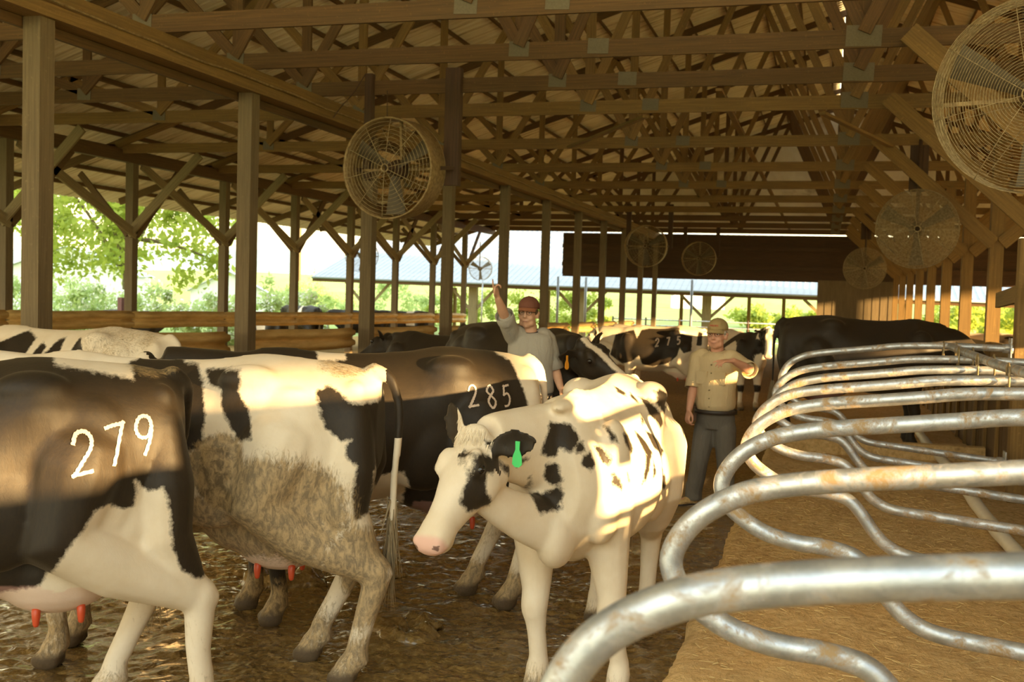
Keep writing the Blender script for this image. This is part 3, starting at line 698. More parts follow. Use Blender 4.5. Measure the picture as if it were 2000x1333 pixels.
# white sheds
def shed(name, x, y, w, d, h, rh, label, wall=(.80, .80, .78), roofc=(.55, .57, .60), rz=0.0, openings=()):
    t = empty(name, (x, y, floor_z(y)-.1), rz); b = MB()
    Pf = [(-w/2, -d/2, 0), (w/2, -d/2, 0), (w/2, -d/2, h), (0, -d/2, h+rh), (-w/2, -d/2, h)]; Pb = [(a, -q, c) for a, q, c in Pf]
    b.add(Pf+Pb, [(0, 1, 2, 3, 4), (9, 8, 7, 6, 5)]+[(i, 5+i, 5+(i+1) % 5, (i+1) % 5) for i in (0, 1, 4)]); b.build('wall', flat('shed_wall', wall, .8, 0, .06), t)
    for s in (-1, 1):
        b = MB(); e = s*(w/2+.25); zz = h-.25*rh/(w/2)
        b.beam(((0+e)/2, -d/2-.3, (h+rh+zz)/2+.05), ((0+e)/2, d/2+.3, (h+rh+zz)/2+.05), math.hypot(e, rh*1.1), .05, (-s*-rh/(w/2)*1.0, 0, 1)); b.build('roof', flat('shed_roof', roofc, .6, .1, .1), t)
    for ox, oz, ow, oh in openings:
        b = MB(); b.box((ox, -d/2-.02, oz), (ow, .05, oh)); b.build('window', flat('dark_opening', (.08, .09, .08), .5), t)
    tag(t, label, 'shed'); return t
shed('white_shed', -45.5, 56, 8, 7, 2.9, 1.6, 'white shed with dark windows behind the left tree', rz=.5, openings=((-2, 1.5, 1.2, 1.2), (1.8, 1.3, .9, 1.6)))
shed('white_shed', -58, 60, 7, 7, 2.6, 1.8, 'white shed at the left edge between the first two posts', rz=.5, openings=((1.0, 1.4, 1.0, 1.0),))
shed('white_shed', -37, 60, 4.5, 4, 2.2, 1.2, 'small white shed glimpsed under the tree crown', rz=.5)
shed('red_roof_house', -22, 190, 9, 7, 3.2, 3.0, 'small distant house with a reddish roof beyond the meadow', roofc=(.35, .16, .13), rz=.2)
# neighbouring barn with the pale metal roof
t = empty('neighbour_barn', (-13, 52, floor_z(52))); tag(t, 'neighbouring open barn with pale ribbed metal roof across the far end', 'barn')
def nz(x): return 2.22+(x+25.9)*(-.0085)
def nroof():
    x0, x1 = -25.9, 16; V = []; F = []; n = int((x1-x0)/.3)
    for i in range(n):
        for a, h in ((0, 0), (.02, .03), (.05, .03), (.07, 0)):
            x = x0+i*.3+a; V.append((x+13, -2, nz(x)+h-floor_z(52))); V.append((x+13, 9, nz(x)+h+3.3-floor_z(52)))
    m = len(V)//2
    for i in range(m-1): F.append((2*i, 2*i+2, 2*i+3, 2*i+1))
    me = bpy.data.meshes.new('r'); me.from_pydata(V, [], F); me.materials.append(M['roof_new']); link('roof', me, t)
nroof()
b = MB(); b.beam((-12.9, -1.95, nz(-25.9)-.14-floor_z(52)), (29, -1.95, nz(16)-.14-floor_z(52)), .10, .2); b.build('eave_board', M['wood'], t)
b = MB(); b.tube([(-12.9, -2.08, nz(-25.9)-.03-floor_z(52)), (29, -2.08, nz(16)-.03-floor_z(52))], .06, 8); b.build('gutter', M['roof_new'], t)
for x in (-22.98, -17.14, -11.52, -5.4, .3):
    b = MB(); z = nz(x)-.2-floor_z(52); b.beam((x+13, -1.4, -.1), (x+13, -1.4, z), .42, .30, (0, 1, 0)); p = b.build('pillar', M['wood_pale'], t)
    b = MB()
    for s in (-1, 1): b.beam((x+13+s*.15, -1.45, 1.5), (x+13+s*1.25, -1.45, z), .06, .14)
    b.build('pillar_brace', M['wood_pale'], p)
for x in (-20.6, -15.0, -13.4, -9.0, -7.5, -3.9, -2.1, -.2, 4, 7):
    b = MB(); b.beam((x+13, 5.5, -.1), (x+13, 5.5, 2.6), .18, .18, (0, 1, 0)); b.build('rear_post', M['wood_dust'], t)
# pipe fence and gate in front of it
t = empty('pipe_fence', (-4, 48.5, floor_z(48.5))); tag(t, 'dark pipe fence closing the far opening', 'fence')
for z in (.45, .75, 1.05, 1.32):
    b = MB(); b.tube([(-5.5, 0, z), (3.9, 0, z)], .03, 6); b.build('rail', M['pipe'], t)
for x in np.arange(-5.5, 4.2, 1.55):
    b = MB(); b.tube([(x, 0, -.05), (x, 0, 1.42)], .04, 6); b.build('fence_post', M['wood_dark'], t)
for x, y, l in ((-11.7, 46.5, 'grey steel pole before the far opening, left'), (-10.4, 46.5, 'grey steel pole before the far opening, second from left'), (-5.6, 46.2, 'slim steel pole in the far opening')):
    b = MB(); b.tube([(x, y, floor_z(y)-.05), (x, y, 2.5)], .06, 8); tag(b.build('steel_pole', M['roof_new']), l, 'pole')
b = MB(); b.beam((-19.6, 26, -.5), (-19.6, 26, 1.25), .14, .14, (0, 1, 0)); tag(b.build('fence_post', flat('red_post', (.16, .07, .06), .8)), 'dark reddish fence post outside beside the neighbouring roof corner', 'post')
b = MB(); b.tube([(-27.5, 30, -.5), (-27.5, 30, 1.05)], .13, 10); tag(b.build('fence_post', M['wood_dark']), 'short dark stump post under the big tree', 'post')
b = MB(); b.tube([(-80, 150, -1), (-80, 150, 13)], .25, 8); tag(b.build('utility_pole', M['bark']), 'distant utility pole against the bright sky', 'pole')
# ------------------------------------------------------------------ cows
def cow_material(name, base_white=(.80, .69, .54), blk=(.009, .007, .006), dirtc=(.32, .215, .10)):
    t = NT(name, .55, 0, .32); co = t.coord()
    n1 = t.noise(co, 38, 4, .7); n2 = t.noise(co, 5, 4, .6); n3 = t.noise(co, 90, 3, .6); fur = t.noise(t.coord('Object', (60, 160, 26)), 1, 4, .65, .8)
    patch = t.attr('patch'); dirt = t.attr('dirt'); pink = t.attr('pink'); hoof = t.attr('hoof')
    edge = t.math('ADD', patch, t.math('MULTIPLY', t.math('SUBTRACT', n1, .5), .04)); f = t.ramp(t.math('ADD', t.math('MULTIPLY', edge, 60), .5), [(0, 0), (1, 1)])
    wh = t.mix(t.ramp(n2, [(.35, 0), (.7, .55)]), base_white, tuple(c*k for c, k in zip(base_white, (.82, .74, .62)))); wh = t.mix(t.math('MULTIPLY', fur, .18), wh, (.55, .42, .27))
    bl = t.mix(t.ramp(n2, [(.4, 0), (.75, .6)]), blk, (.026, .017, .010)); bl = t.mix(t.math('MULTIPLY', fur, .4), bl, (.075, .046, .017))
    c = t.mix(f, wh, bl)
    c = t.mix(t.math('MULTIPLY', pink, 1.0), c, (.72, .40, .33))
    dn = t.math('ADD', t.math('MULTIPLY', dirt, 1.5), t.math('SUBTRACT', t.math('ADD', t.math('MULTIPLY', fur, .9), t.math('MULTIPLY', n2, .5)), 1.2))
    dm = t.ramp(dn, [(.10, 0), (.38, 1)]); dcol = t.mix(t.ramp(t.noise(t.coord('Object', (40, 70, 20)), 1, 4, .7, .5), [(.40, 0), (.62, 1)]), tuple(x*.5 for x in dirtc), tuple(x*1.4 for x in dirtc))
    c = t.mix(t.math('MULTIPLY', dm, .88), c, dcol); c = t.mix(hoof, c, t.mix(n3, (.06, .04, .022), (.13, .085, .045))); t.col(c)
    t.rough(t.mix(f, (.66,)*3, (.58,)*3)); t.p.inputs['Sheen Weight'].default_value = .10; t.p.inputs['Sheen Roughness'].default_value = .4; t.p.inputs['Sheen Tint'].default_value = (1, .8, .5, 1)
    t.bump(t.math('ADD', fur, t.math('MULTIPLY', n3, .3)), .0022, .35); return t.m
M['cow'] = cow_material('cow_coat')
M['eye'] = flat('cow_eye', (.012, .008, .006), .08)
M['teat'] = flat('teat_dip', (.55, .07, .02), .4, 0, .2)
M['brand'] = flat('brand_hair', (.60, .46, .35), .8, 0, .25, 60)
M['tag_green'] = flat('green_tag', (.05, .55, .14), .4, 0, .05); M['tag_orange'] = flat('orange_tag', (.90, .36, .03), .45, 0, .1); M['tag_white'] = flat('white_tag', (.75, .72, .66), .5, 0, .1)
M['tuft'] = flat('white_hair', (.82, .70, .52), .7, 0, .2, 60); M['switch'] = flat('tail_hair', (.30, .22, .12), .8, 0, .4, 40)
# trunk stations: x, top, bottom, half widths at heights .96 .84 .64 .42 .20 .07
TR = [(-.90, 1.36, .98, (.035, .07, .10, .10, .08, .05)), (-.83, 1.415, .86, (.06, .14, .19, .185, .15, .09)), (-.72, 1.445, .76, (.075, .175, .235, .24, .19, .10)),
      (-.55, 1.462, .69, (.09, .205, .275, .275, .215, .11)), (-.34, 1.478, .655, (.10, .275, .285, .275, .215, .10)), (-.14, 1.448, .635, (.075, .20, .295, .315, .255, .12)),
      (.10, 1.435, .60, (.07, .19, .325, .365, .295, .13)), (.34, 1.44, .60, (.065, .18, .305, .35, .285, .13)), (.54, 1.465, .635, (.055, .15, .255, .30, .245, .12)),
      (.70, 1.445, .69, (.05, .125, .215, .25, .205, .10)), (.82, 1.37, .76, (.045, .105, .17, .19, .15, .08)), (.89, 1.26, .86, (.04, .08, .11, .12, .10, .06))]
TH = (.96, .84, .64, .42, .20, .07)
def trunk(mb, fat=1.0):
    R = []
    for x, zt, zb, w in TR:
        h = zt-zb; half = [(0.0, zt)]+[(a*fat, zb+q*h) for a, q in zip(w, TH)]+[(0.0, zb)]
        c = crom([(x, a, z) for a, z in half], 3); r = c+[Vector((p.x, -p.y, p.z)) for p in c[-2:0:-1]]; R.append(r)
    # refine along the length
    out = []; m = len(R[0])
    cols = [crom([R[i][k] for i in range(len(R))], 3) for k in range(m)]
    for i in range(len(cols[0])): out.append([cols[k][i] for k in range(m)])
    mb.rings(out, True)
def bez_head(P, f, n):
    f = f.normalized(); s = n.cross(f).normalized(); n = f.cross(s).normalized(); return Matrix((f, s, n)).transposed(), f, s, n
HEADR = [(-.035, .060, .010, -.085), (.0, .088, .040, -.115), (.06, .105, .052, -.150), (.12, .112, .060, -.172), (.18, .108, .060, -.178), (.25, .090, .050, -.165),
         (.32, .072, .038, -.140), (.39, .066, .030, -.118), (.44, .074, .026, -.108), (.485, .080, .016, -.100), (.52, .070, .0, -.085), (.54, .045, -.02, -.065)]
def cow_body(voxel, poll, face, up, legs, tail, udder=True, earpose=None, fat=1.0, neckmid=None, bony=1.0, dewlap=1.0):
    mb = MB(); trunk(mb, fat)
    for s in (-1, 1):
        mb.ell((-.34, s*.195, 1.365), (.14, .092*bony, .075*bony)); mb.ell((-.80, s*.125, 1.31), (.06, .05, .07)); mb.ell((-.52, s*.21, 1.05), (.22, .105, .30)); mb.ell((-.63, s*.16, .90), (.17, .10, .22))
        mb.ell((.56, s*.20, 1.02), (.17, .10, .33), Matrix.Rotation(.25, 3, 'Y')); mb.ell((.70, s*.17, .92), (.12, .09, .15)); mb.ell((-.20, s*.24, .92), (.24, .10, .22))
    mb.ell((.54, 0, 1.40), (.36, .07, .045)); mb.ell((.82, 0, .83), (.15, .095, .13*dewlap), Matrix.Rotation(-.35, 3, 'Y'))
    # neck
    Hm, f, s_, n_ = bez_head(poll, face, up)
    A = Vector((.58, 0, 1.14)); B = poll-f*.02-n_*.05; mid = Vector(neckmid) if neckmid else A.lerp(B, .5)+Vector((0, 0, .02))
    P = crom([A, A.lerp(mid, .55)+Vector((.02, 0, 0)), mid, B], 5); k = len(P)
    t_ = np.linspace(0, 1, k); lat = list(np.interp(t_, [0, .4, .75, 1], [.20, .155, .115, .095])); ver = list(np.interp(t_, [0, .35, .7, 1], [.33, .25, .185, .125]))
    L = [Vector((0, 1, 0)).lerp(s_, float(t)) for t in t_]; mb.eloft(P, lat, ver, L, 20)
    th = poll+f*.17-n_*.13; br = Vector((.83, 0, .86)); mb.eloft(crom([br, br.lerp(th, .5)+Vector((0, 0, -.02)), th], 4), list(np.linspace(.085, .05, 9)), list(np.linspace(.14, .07, 9)), [Vector((0, 1, 0)).lerp(s_, q/8) for q in range(9)], 14)
    mb.ell(poll+f*.07-n_*.12, (.12, .105, .11), Hm)
    # head
    Rr = []
    for a, w, tp, bt in HEADR:
        c = (tp+bt)/2; h = (tp-bt)/2; q = []
        for i in range(20):
            A_ = 2*PI*i/20; ca, sa = math.cos(A_), math.sin(A_); e = .82
            y = w*math.copysign(abs(ca)**e, ca); z = c+h*math.copysign(abs(sa)**e, sa)
            if z < c-.3*h: y *= 1-.28*((c-.3*h-z)/(.7*h))
            q.append(poll+f*a+s_*y+n_*z)
        Rr.append(q)
    mb.rings(Rr)
    def HP(a, y, z): return poll+f*a+s_*y+n_*z
    for s in (-1, 1):
        mb.ell(HP(.165, s*.098, .022), (.042, .026, .032), Hm); mb.ell(HP(.13, s*.075, .052), (.05, .035, .022), Hm)
        mb.ell(HP(.16, s*.082, -.085), (.10, .034, .075), Hm); mb.ell(HP(.495, s*.050, -.018), (.034, .028, .030), Hm)
        # ears
        ep = earpose[0 if s > 0 else 1]; d = (s_*s*.93-f*(.15+ep[0])+n_*(.05+ep[1])).normalized(); ax = (f*ep[2]+n_*ep[3]); ax = (ax-d*ax.dot(d)).normalized(); w_ = d.cross(ax)
        b0 = HP(.035, s*.080, -.005); pts = []; R2 = []
        for q, wd, th in ((0, .026, .022), (.12, .036, .02), (.32, .062, .013), (.55, .070, .011), (.78, .056, .010), (.93, .032, .009), (1.0, .012, .006)):
            c = b0+d*(.215*q); R2.append([c+w_*wd*math.cos(2*PI*i/14)+ax*(th*math.sin(2*PI*i/14)-.030*(1-(math.cos(2*PI*i/14))**2)*min(1, q*3)*(1 if wd > .03 else .4)+.012) for i in range(14)])
        mb.rings(R2)
    mb.ell(HP(.0, 0, .035), (.055, .07, .045), Hm); mb.ell(HP(.45, 0, -.098), (.055, .048, .03), Hm)
    # legs
    feet = []
    for j, (hind, s) in enumerate(((0, 1), (0, -1), (1, 1), (1, -1))):
        dx, dy, bend = legs[j]
        if not hind:
            fx, fy = .56+dx, s*.155+dy; kx = .585+dx*.52+bend; ky = s*.165+dy*.5
            mb.caps([(.58, s*.17, .98), (.545, s*.175, .74), (kx-.02, ky, .50), (kx, ky, .425)], [.135, .108, .070, .066]); mb.caps([(kx, ky, .44), (kx, ky, .40), ], [.068, .064])
            mb.caps([(kx, ky, .42), (fx-.005+(kx-fx)*.5, (ky+fy)/2, .30), (fx-.01, fy, .18), (fx-.005, fy, .125)], [.062, .046, .046, .058]); fet = Vector((fx-.005, fy, .125))
        else:
            fx, fy = -.74+dx, s*.155+dy; hx = -.865+dx*.62+bend; hy = s*.15+dy*.6
            mb.caps([(-.50, s*.20, 1.08), (-.40+dx*.15, s*.225, .82), (-.56+dx*.38, s*.195, .68), (hx+.05, hy, .545)], [.19, .165, .122, .080]); mb.caps([(hx+.03, hy, .56), (hx-.022, hy, .515)], [.064, .050])
            mb.caps([(-.80, s*.135, 1.22), (-.80+.08*dx, s*.165, .98), (-.76+dx*.3, s*.17, .78), (hx+.06, hy, .60)], [.085, .115, .105, .070])
            mb.caps([(hx+.015, hy, .53), (hx+.012, hy, .46), ((hx+fx)/2, (hy+fy)/2, .30), (fx-.03, fy, .18), (fx-.025, fy, .13)], [.076, .062, .051, .050, .060]); fet = Vector((fx-.025, fy, .13))
            mb.caps([(hx-.02, hy, .52), (-.72+dx*.3, s*.17, .76)], [.034, .06])
        mb.caps([fet, (fx+.02, fy, .075)], [.056, .058])
        for q in (-1, 1): mb.ell((fx+.038, fy+q*.030, .036), (.074, .034, .050), None, 12, 8)
        for q in (-1, 1): mb.ell((fet.x-.045, fy+q*.022, .105), (.016, .013, .018), None, 8, 6)
        feet.append((fx, fy))
    # tail
    T = crom(tail, 4); mb.caps(T, list(np.interp(np.linspace(0, 1, len(T)), [0, .12, .3, 1], [.045, .034, .024, .015])), 10)
    if udder:
        mb.ell((-.44, 0, .66), (.25, .175, .19)); mb.ell((-.30, 0, .69), (.24, .15, .15))
    me = remesh(mb, voxel, 7, .5); return me, (Hm, f, s_, n_), feet
def seg_sd(P, poly):
    """signed distance of points P (n,2) to polygon, + inside"""
    poly = np.array(poly, float); n = len(poly); d = np.full(len(P), 1e9); ins = np.zeros(len(P), bool)
    for i in range(n):
        a = poly[i]; b = poly[(i+1) % n]; e = b-a; w = P-a; t = np.clip((w@e)/(e@e+1e-12), 0, 1); q = w-t[:, None]*e; d = np.minimum(d, np.sqrt((q**2).sum(1)))
        c = (a[1] > P[:, 1]) != (b[1] > P[:, 1]); xi = (b[0]-a[0])*(P[:, 1]-a[1])/(b[1]-a[1]+1e-12)+a[0]; ins ^= c & (P[:, 0] < xi)
    return np.where(ins, d, -d)
def paint(me, Hf, poll, feet, spec):
    n = len(me.vertices); co = np.zeros(n*3); me.vertices.foreach_get('co', co); co = co.reshape(-1, 3)
    Hm, f, s_, n_ = Hf; H = np.array(Hm.transposed()); hc = (co-np.array(poll))@H.T     # (s, side, up)
    head = (hc[:, 0] > -.03) & (hc[:, 0] < .62) & (np.abs(hc[:, 1]) < .14) & (hc[:, 2] > -.23) & (hc[:, 2] < .14)
    ear = (np.abs(hc[:, 1]) > .105) & (hc[:, 0] > -.13) & (hc[:, 0] < .14) & (np.abs(hc[:, 2]) < .13) & ~((hc[:, 0] > .10) & (np.abs(hc[:, 1]) < .13)) & (np.abs(hc[:, 1]) < .33)
    base = spec.get('base', 'w'); p = np.full(n, -.2 if base == 'w' else .2)
    for side, kind, poly in spec.get('body', []):
        m = (co[:, 1] > 0) if side == 'L' else (co[:, 1] <= 0) if side == 'R' else np.ones(n, bool)
        m &= ~(head | ear); sdv = seg_sd(co[:, [0, 2]], poly); q = p[m]; p[m] = np.maximum(q, sdv[m]) if kind == 'b' else np.minimum(q, -sdv[m])
    for c, r, kind in spec.get('blobs', []):
        m = ~(head | ear); c = np.array(c); d = r-np.sqrt((((co-c)*np.array((1, .8, 1)))**2).sum(1)); p[m] = np.maximum(p[m], d[m]) if kind == 'b' else np.minimum(p[m], -d[m])
    hb = spec.get('head', 'w'); p[head] = -.2 if hb == 'w' else .2
    for side, kind, poly in spec.get('headp', []):
        m = head & ((hc[:, 1] > 0) if side == 'L' else (hc[:, 1] <= 0) if side == 'R' else True); sdv = seg_sd(hc[:, [0, 2]], poly); p[m] = np.maximum(p[m], sdv[m]) if kind == 'b' else np.minimum(p[m], -sdv[m])
    for q in spec.get('spots', []):
        q = np.array(q, float); c = q.mean(0); U, _, Vt = np.linalg.svd(q-c); a = co-c; off = np.abs(a@Vt[2]); m = (off < spec.get('spot_depth', .09)) & ~ear; sdv = seg_sd(a[m][:, [0, 1, 2]]@Vt[:2].T, (q-c)@Vt[:2].T); p[m] = np.maximum(p[m], sdv)
    if 'blaze' in spec:
        w = spec['blaze']; m = head & (hc[:, 2] > -.03); p[m] = np.minimum(p[m], np.abs(hc[m, 1])-w)
    p[ear] = .2 if spec.get('ear', 'b') == 'b' else -.2
    if spec.get('tailblack'): m = (co[:, 0] < -.925) & (co[:, 2] > spec['tailblack']); p[m] = .2
    lz = spec.get('legs_white')
    if lz: m = (co[:, 2] < lz) & ~(head | ear); p[m] = np.minimum(p[m], co[m, 2]-lz+.1*np.sin(co[m, 0]*9))
    hoof = np.zeros(n); dirt = np.zeros(n)
    for fx, fy in feet:
        d = np.sqrt((co[:, 0]-fx)**2+(co[:, 1]-fy)**2); m = (d < .16) & (co[:, 2] < .14); hoof[m] = np.clip((.085-co[m, 2])/.03, 0, 1)
    dirt = np.clip((spec.get('mud', .35)-co[:, 2])/.30, 0, 1)*spec.get('mudk', .75)
    for (cx, cz, rx, rz, k) in spec.get('dirt', []):
        q = 1-np.sqrt(((co[:, 0]-cx)/rx)**2+((co[:, 2]-cz)/rz)**2); dirt = np.maximum(dirt, np.clip(q*2, 0, 1)*k)
    dirt[head] *= .1
    pink = np.zeros(n); u = (np.abs(co[:, 0]+.42) < .25) & (np.abs(co[:, 1]) < .16) & (co[:, 2] < .62) & (co[:, 2] > .42); pink[u] = spec.get('pinku', .35)
    m = head & (hc[:, 0] > .485) & (hc[:, 2] > -.085)
    if spec.get('muzzle', 'pink') == 'pink': pink[m] = np.clip((hc[m, 0]-.485)/.02, 0, 1)*.8; p[m] = -.2
    else: p[m] = .2
    for y in (-.047, .047):      # nostrils
        d = np.sqrt((hc[:, 0]-.522)**2*1.0+(hc[:, 1]-y*1.05)**2*1.2+(hc[:, 2]+.022)**2*2); p[head & (d < .018)] = .2; pink[head & (d < .018)] *= .3
    for k, a in (('patch', p), ('dirt', dirt), ('pink', pink), ('hoof', hoof)):
        at = me.attributes.new(k, 'FLOAT', 'POINT'); at.data.foreach_set('value', a.astype(np.float32))
def ribbon_on(bv, lines, w, side, lift=.004):
    """brand strokes: ribbons laid on the flank, found by casting rays from the side"""
    b = MB()
    def hit(x, z):
        h, nn, i, d = bv.ray_cast(Vector((x, side*2, z)), Vector((0, -side, 0))); return (h, nn) if h else (None, None)
    for L in lines:
        P = crom([(x, 0, z) for x, z in L], 6); V = []; ok = True
        for i, p in enumerate(P):
            t = (P[min(i+1, len(P)-1)]-P[max(i-1, 0)]); t = Vector((t.x, 0, t.z)).normalized(); s = Vector((-t.z, 0, t.x))
            for e in (-1, 1):
                q = p+s*w/2*e*(1+.25*math.sin(i*2.7+e)); h, nn = hit(q.x, q.z)
                if h is None: ok = False; break
                V.append(h+nn*lift)
            if not ok: break
        if not ok: continue
        n = len(P); F = [(2*i, 2*i+1, 2*i+3, 2*i+2) for i in range(n-1)]
        V2 = [v-Vector((0, side*.006, 0)) for v in V]; m = len(V)
        E = [(2*i, 2*i+2, m+2*i+2, m+2*i) for i in range(n-1)]+[(2*i+1, m+2*i+1, m+2*i+3, 2*i+3) for i in range(n-1)]
        b.add(V+V2, F+E)
    return b
DIG = {'2': [[(.02, .72), (.12, .95), (.38, 1.0), (.58, .85), (.55, .62), (.30, .32), (.06, .03), (.06, .03), (.65, .12)]], '7': [[(.02, .90), (.30, .97), (.62, 1.0), (.62, 1.0), (.50, .60), (.30, .02)]],
       '9': [[(.60, .72), (.50, .50), (.22, .50), (.08, .72), (.22, .97), (.50, .97), (.62, .74), (.56, .40), (.38, .02)]], '8': [[(.35, .54), (.10, .74), (.33, 1.0), (.58, .76), (.35, .54), (.06, .27), (.33, 0), (.63, .27), (.35, .54)]],
       '5': [[(.62, 1.0), (.15, .95), (.15, .95), (.12, .58), (.12, .58), (.42, .62), (.60, .38), (.45, .08), (.08, .04)]]}
def brand(bv, text, x0, z0, h, w, step, slope, side, stroke):
    out = []
    for i, c in enumerate(text):
        L = []
        for l in DIG[c]:
            # seen from the left flank (cow's left, local +Y) the head is to the viewer's left, so reading runs towards -x
            L.append([((x0-(i*step+a*w*h)) if side > 0 else (x0+(i*step+a*w*h)), z0+i*slope+bz*h) for a, bz in l])
        out.append(ribbon_on(bv, L, stroke, side))
    return out
def tuft_hair(parent, name, mat, roots, n, length, spread, rng, width=.004, curve=None, wild=.28, snap=None):
    """many thin tapered locks; roots: list of (point, direction)"""
    V = []; F = []
    for i in range(n):
        p, d = roots[rng.integers(len(roots))]; p = Vector(p)+Vector(rng.normal(size=3)*spread); p = snap.find_nearest(p)[0] if snap else p; d = (Vector(d)+Vector(rng.normal(size=3)*wild)).normalized()
        L = length*(.6+.7*rng.random()); s = d.orthogonal().normalized(); s = Matrix.Rotation(rng.random()*6.3, 3, d)@s; w = width*(.6+.8*rng.random())
        q = Vector(curve or (0, 0, -1)); m1 = p+d*L*.5+q*L*.06; m2 = p+d*L*.9+q*L*.26; k = len(V); u = d.cross(s)
        V += [p-s*w, p+s*w, p+u*w, m1-s*w*.8, m1+s*w*.8, m1+u*w*.8, m2]
        F += [(k, k+1, k+4, k+3), (k+1, k+2, k+5, k+4), (k+2, k, k+3, k+5), (k+3, k+4, k+6), (k+4, k+5, k+6), (k+5, k+3, k+6)]
    me = bpy.data.meshes.new(name); me.from_pydata([tuple(v) for v in V], [], F); me.materials.append(mat); return link(name, me, parent)
NEUT = [(0, 0, 0)]*4
TAIL = [(-.86, 0, 1.40), (-.93, 0, 1.35), (-.965, 0, 1.20), (-.965, 0, .95), (-.95, 0, .70), (-.94, 0, .58)]
def cow(loc, heading, label, spec, voxel=.02, poll=(1.22, 0, 1.36), face=(.75, 0, -.66), up=(.66, 0, .75), legs=NEUT, tail=TAIL, udder=True, earpose=((0, 0, .8, .1), (0, 0, .8, .1)), fat=1.0, neckmid=None, scale=1.0,
        brandspec=None, tagc=None, group=None, bony=1.0, teats=True, switch=True, dewlap=1.0, world_head=None, hair=0):
    base = Vector((loc[0], loc[1], floor_z(loc[1])-.012+(loc[2] if len(loc) > 2 else 0))); th = math.radians(heading)
    root = empty('cow', base, th); root.scale = (scale,)*3
    if world_head:      # poll, muzzle and forehead normal given in the barn's own space
        Mi = (Matrix.Translation(base)@Matrix.Rotation(th, 4, 'Z')@Matrix.Scale(scale, 4)).inverted()
        pw, mw, uw = [Vector(v) for v in world_head]; poll = Mi@pw; face = (Mi@mw)-poll; up = Mi.to_3x3()@uw
    poll = Vector(poll); face = Vector(face); up = Vector(up)
    me, Hf, feet = cow_body(voxel, poll, face, up, legs, tail, udder, earpose, fat, neckmid, bony, dewlap)
    paint(me, Hf, poll, feet, spec); me.materials.append(M['cow']); body = link('body', me, root)
    Hm, f, s_, n_ = Hf
    def HP(a, y, z): return poll+f*a+s_*y+n_*z
    for s in (-1, 1):
        b = MB(); b.ell(HP(.168, s*.113, .022), (.021, .018, .019), Hm, 14, 10); b.build('eye', M['eye'], root)
    if udder and teats:
        for dx in (-.36, -.52):
            for s in (-1, 1):
                b = MB(); b.caps([(dx, s*.085, .505), (dx, s*.09, .485), (dx, s*.09, .455)], [.017, .016, .012], 10); b.build('teat', M['teat'], root)
    bv = BVHTree.FromPolygons([v.co for v in me.vertices], [tuple(p.vertices) for p in me.polygons])
    if brandspec:
        for b in brand(bv, *brandspec): b.build('brand_digit', M['brand'], root)
    rng = np.random.default_rng(abs(int(loc[0]*97+loc[1]*31)))
    if switch:
        e = Vector(tail[-1]); d = (e-Vector(tail[-2])).normalized(); tuft_hair(root, 'tail_switch', M['switch'], [(e-d*.08*k, d) for k in range(4)], 150, .22, .010, rng, .0035, (0, 0, -.6), .10)
    if tagc:
        for s, mat in tagc:
            ep = earpose[0 if s > 0 else 1]; d = (s_*s*.93-f*(.15+ep[0])+n_*(.05+ep[1])).normalized(); ax = (f*ep[2]+n_*ep[3]); ax = (ax-d*ax.dot(d)).normalized(); c = HP(.035, s*.08, -.005)+d*.135+ax*.014; b = MB(); dn = Vector((0, 0, -1)); w_ = ax.cross(dn).normalized()
            O = [(-.010, .012), (.010, .012), (.009, -.022), (.020, -.050), (.022, -.082), (.010, -.094), (-.010, -.094), (-.022, -.082), (-.020, -.050), (-.009, -.022)]
            V = [c+w_*a-dn*bz for a, bz in O]; V2 = [v+ax*.004 for v in V]; m = len(O); b.add(V+V2, [tuple(range(m-1, -1, -1)), tuple(range(m, 2*m))]+[(i, (i+1) % m, m+(i+1) % m, m+i) for i in range(m)]); b.build('ear_tag', mat, root)
    if hair:
        tuft_hair(root, 'poll_hair', M['tuft'], [(HP(.02+.03*math.cos(k), .05*math.sin(k*1.7), .06), n_*.05+f*.95+s_*.25*math.sin(k*1.7)) for k in range(12)], hair, .034, .024, rng, .0018, tuple(-n_*1.2+f*.5), .12, bv)
    tag(root, label, 'cow', group); root['_bv'] = 0; del root['_bv']
    return root
def put(src, loc, heading, label, group=None, scale=1.0):
    c = copy_tree(src); c.location = (loc[0], loc[1], floor_z(loc[1])-.012+(loc[2] if len(loc) > 2 else 0)); c.rotation_euler = (0, 0, math.radians(heading)); c.scale = (scale,)*3; c['label'] = label
    if group: c['group'] = group
    return c
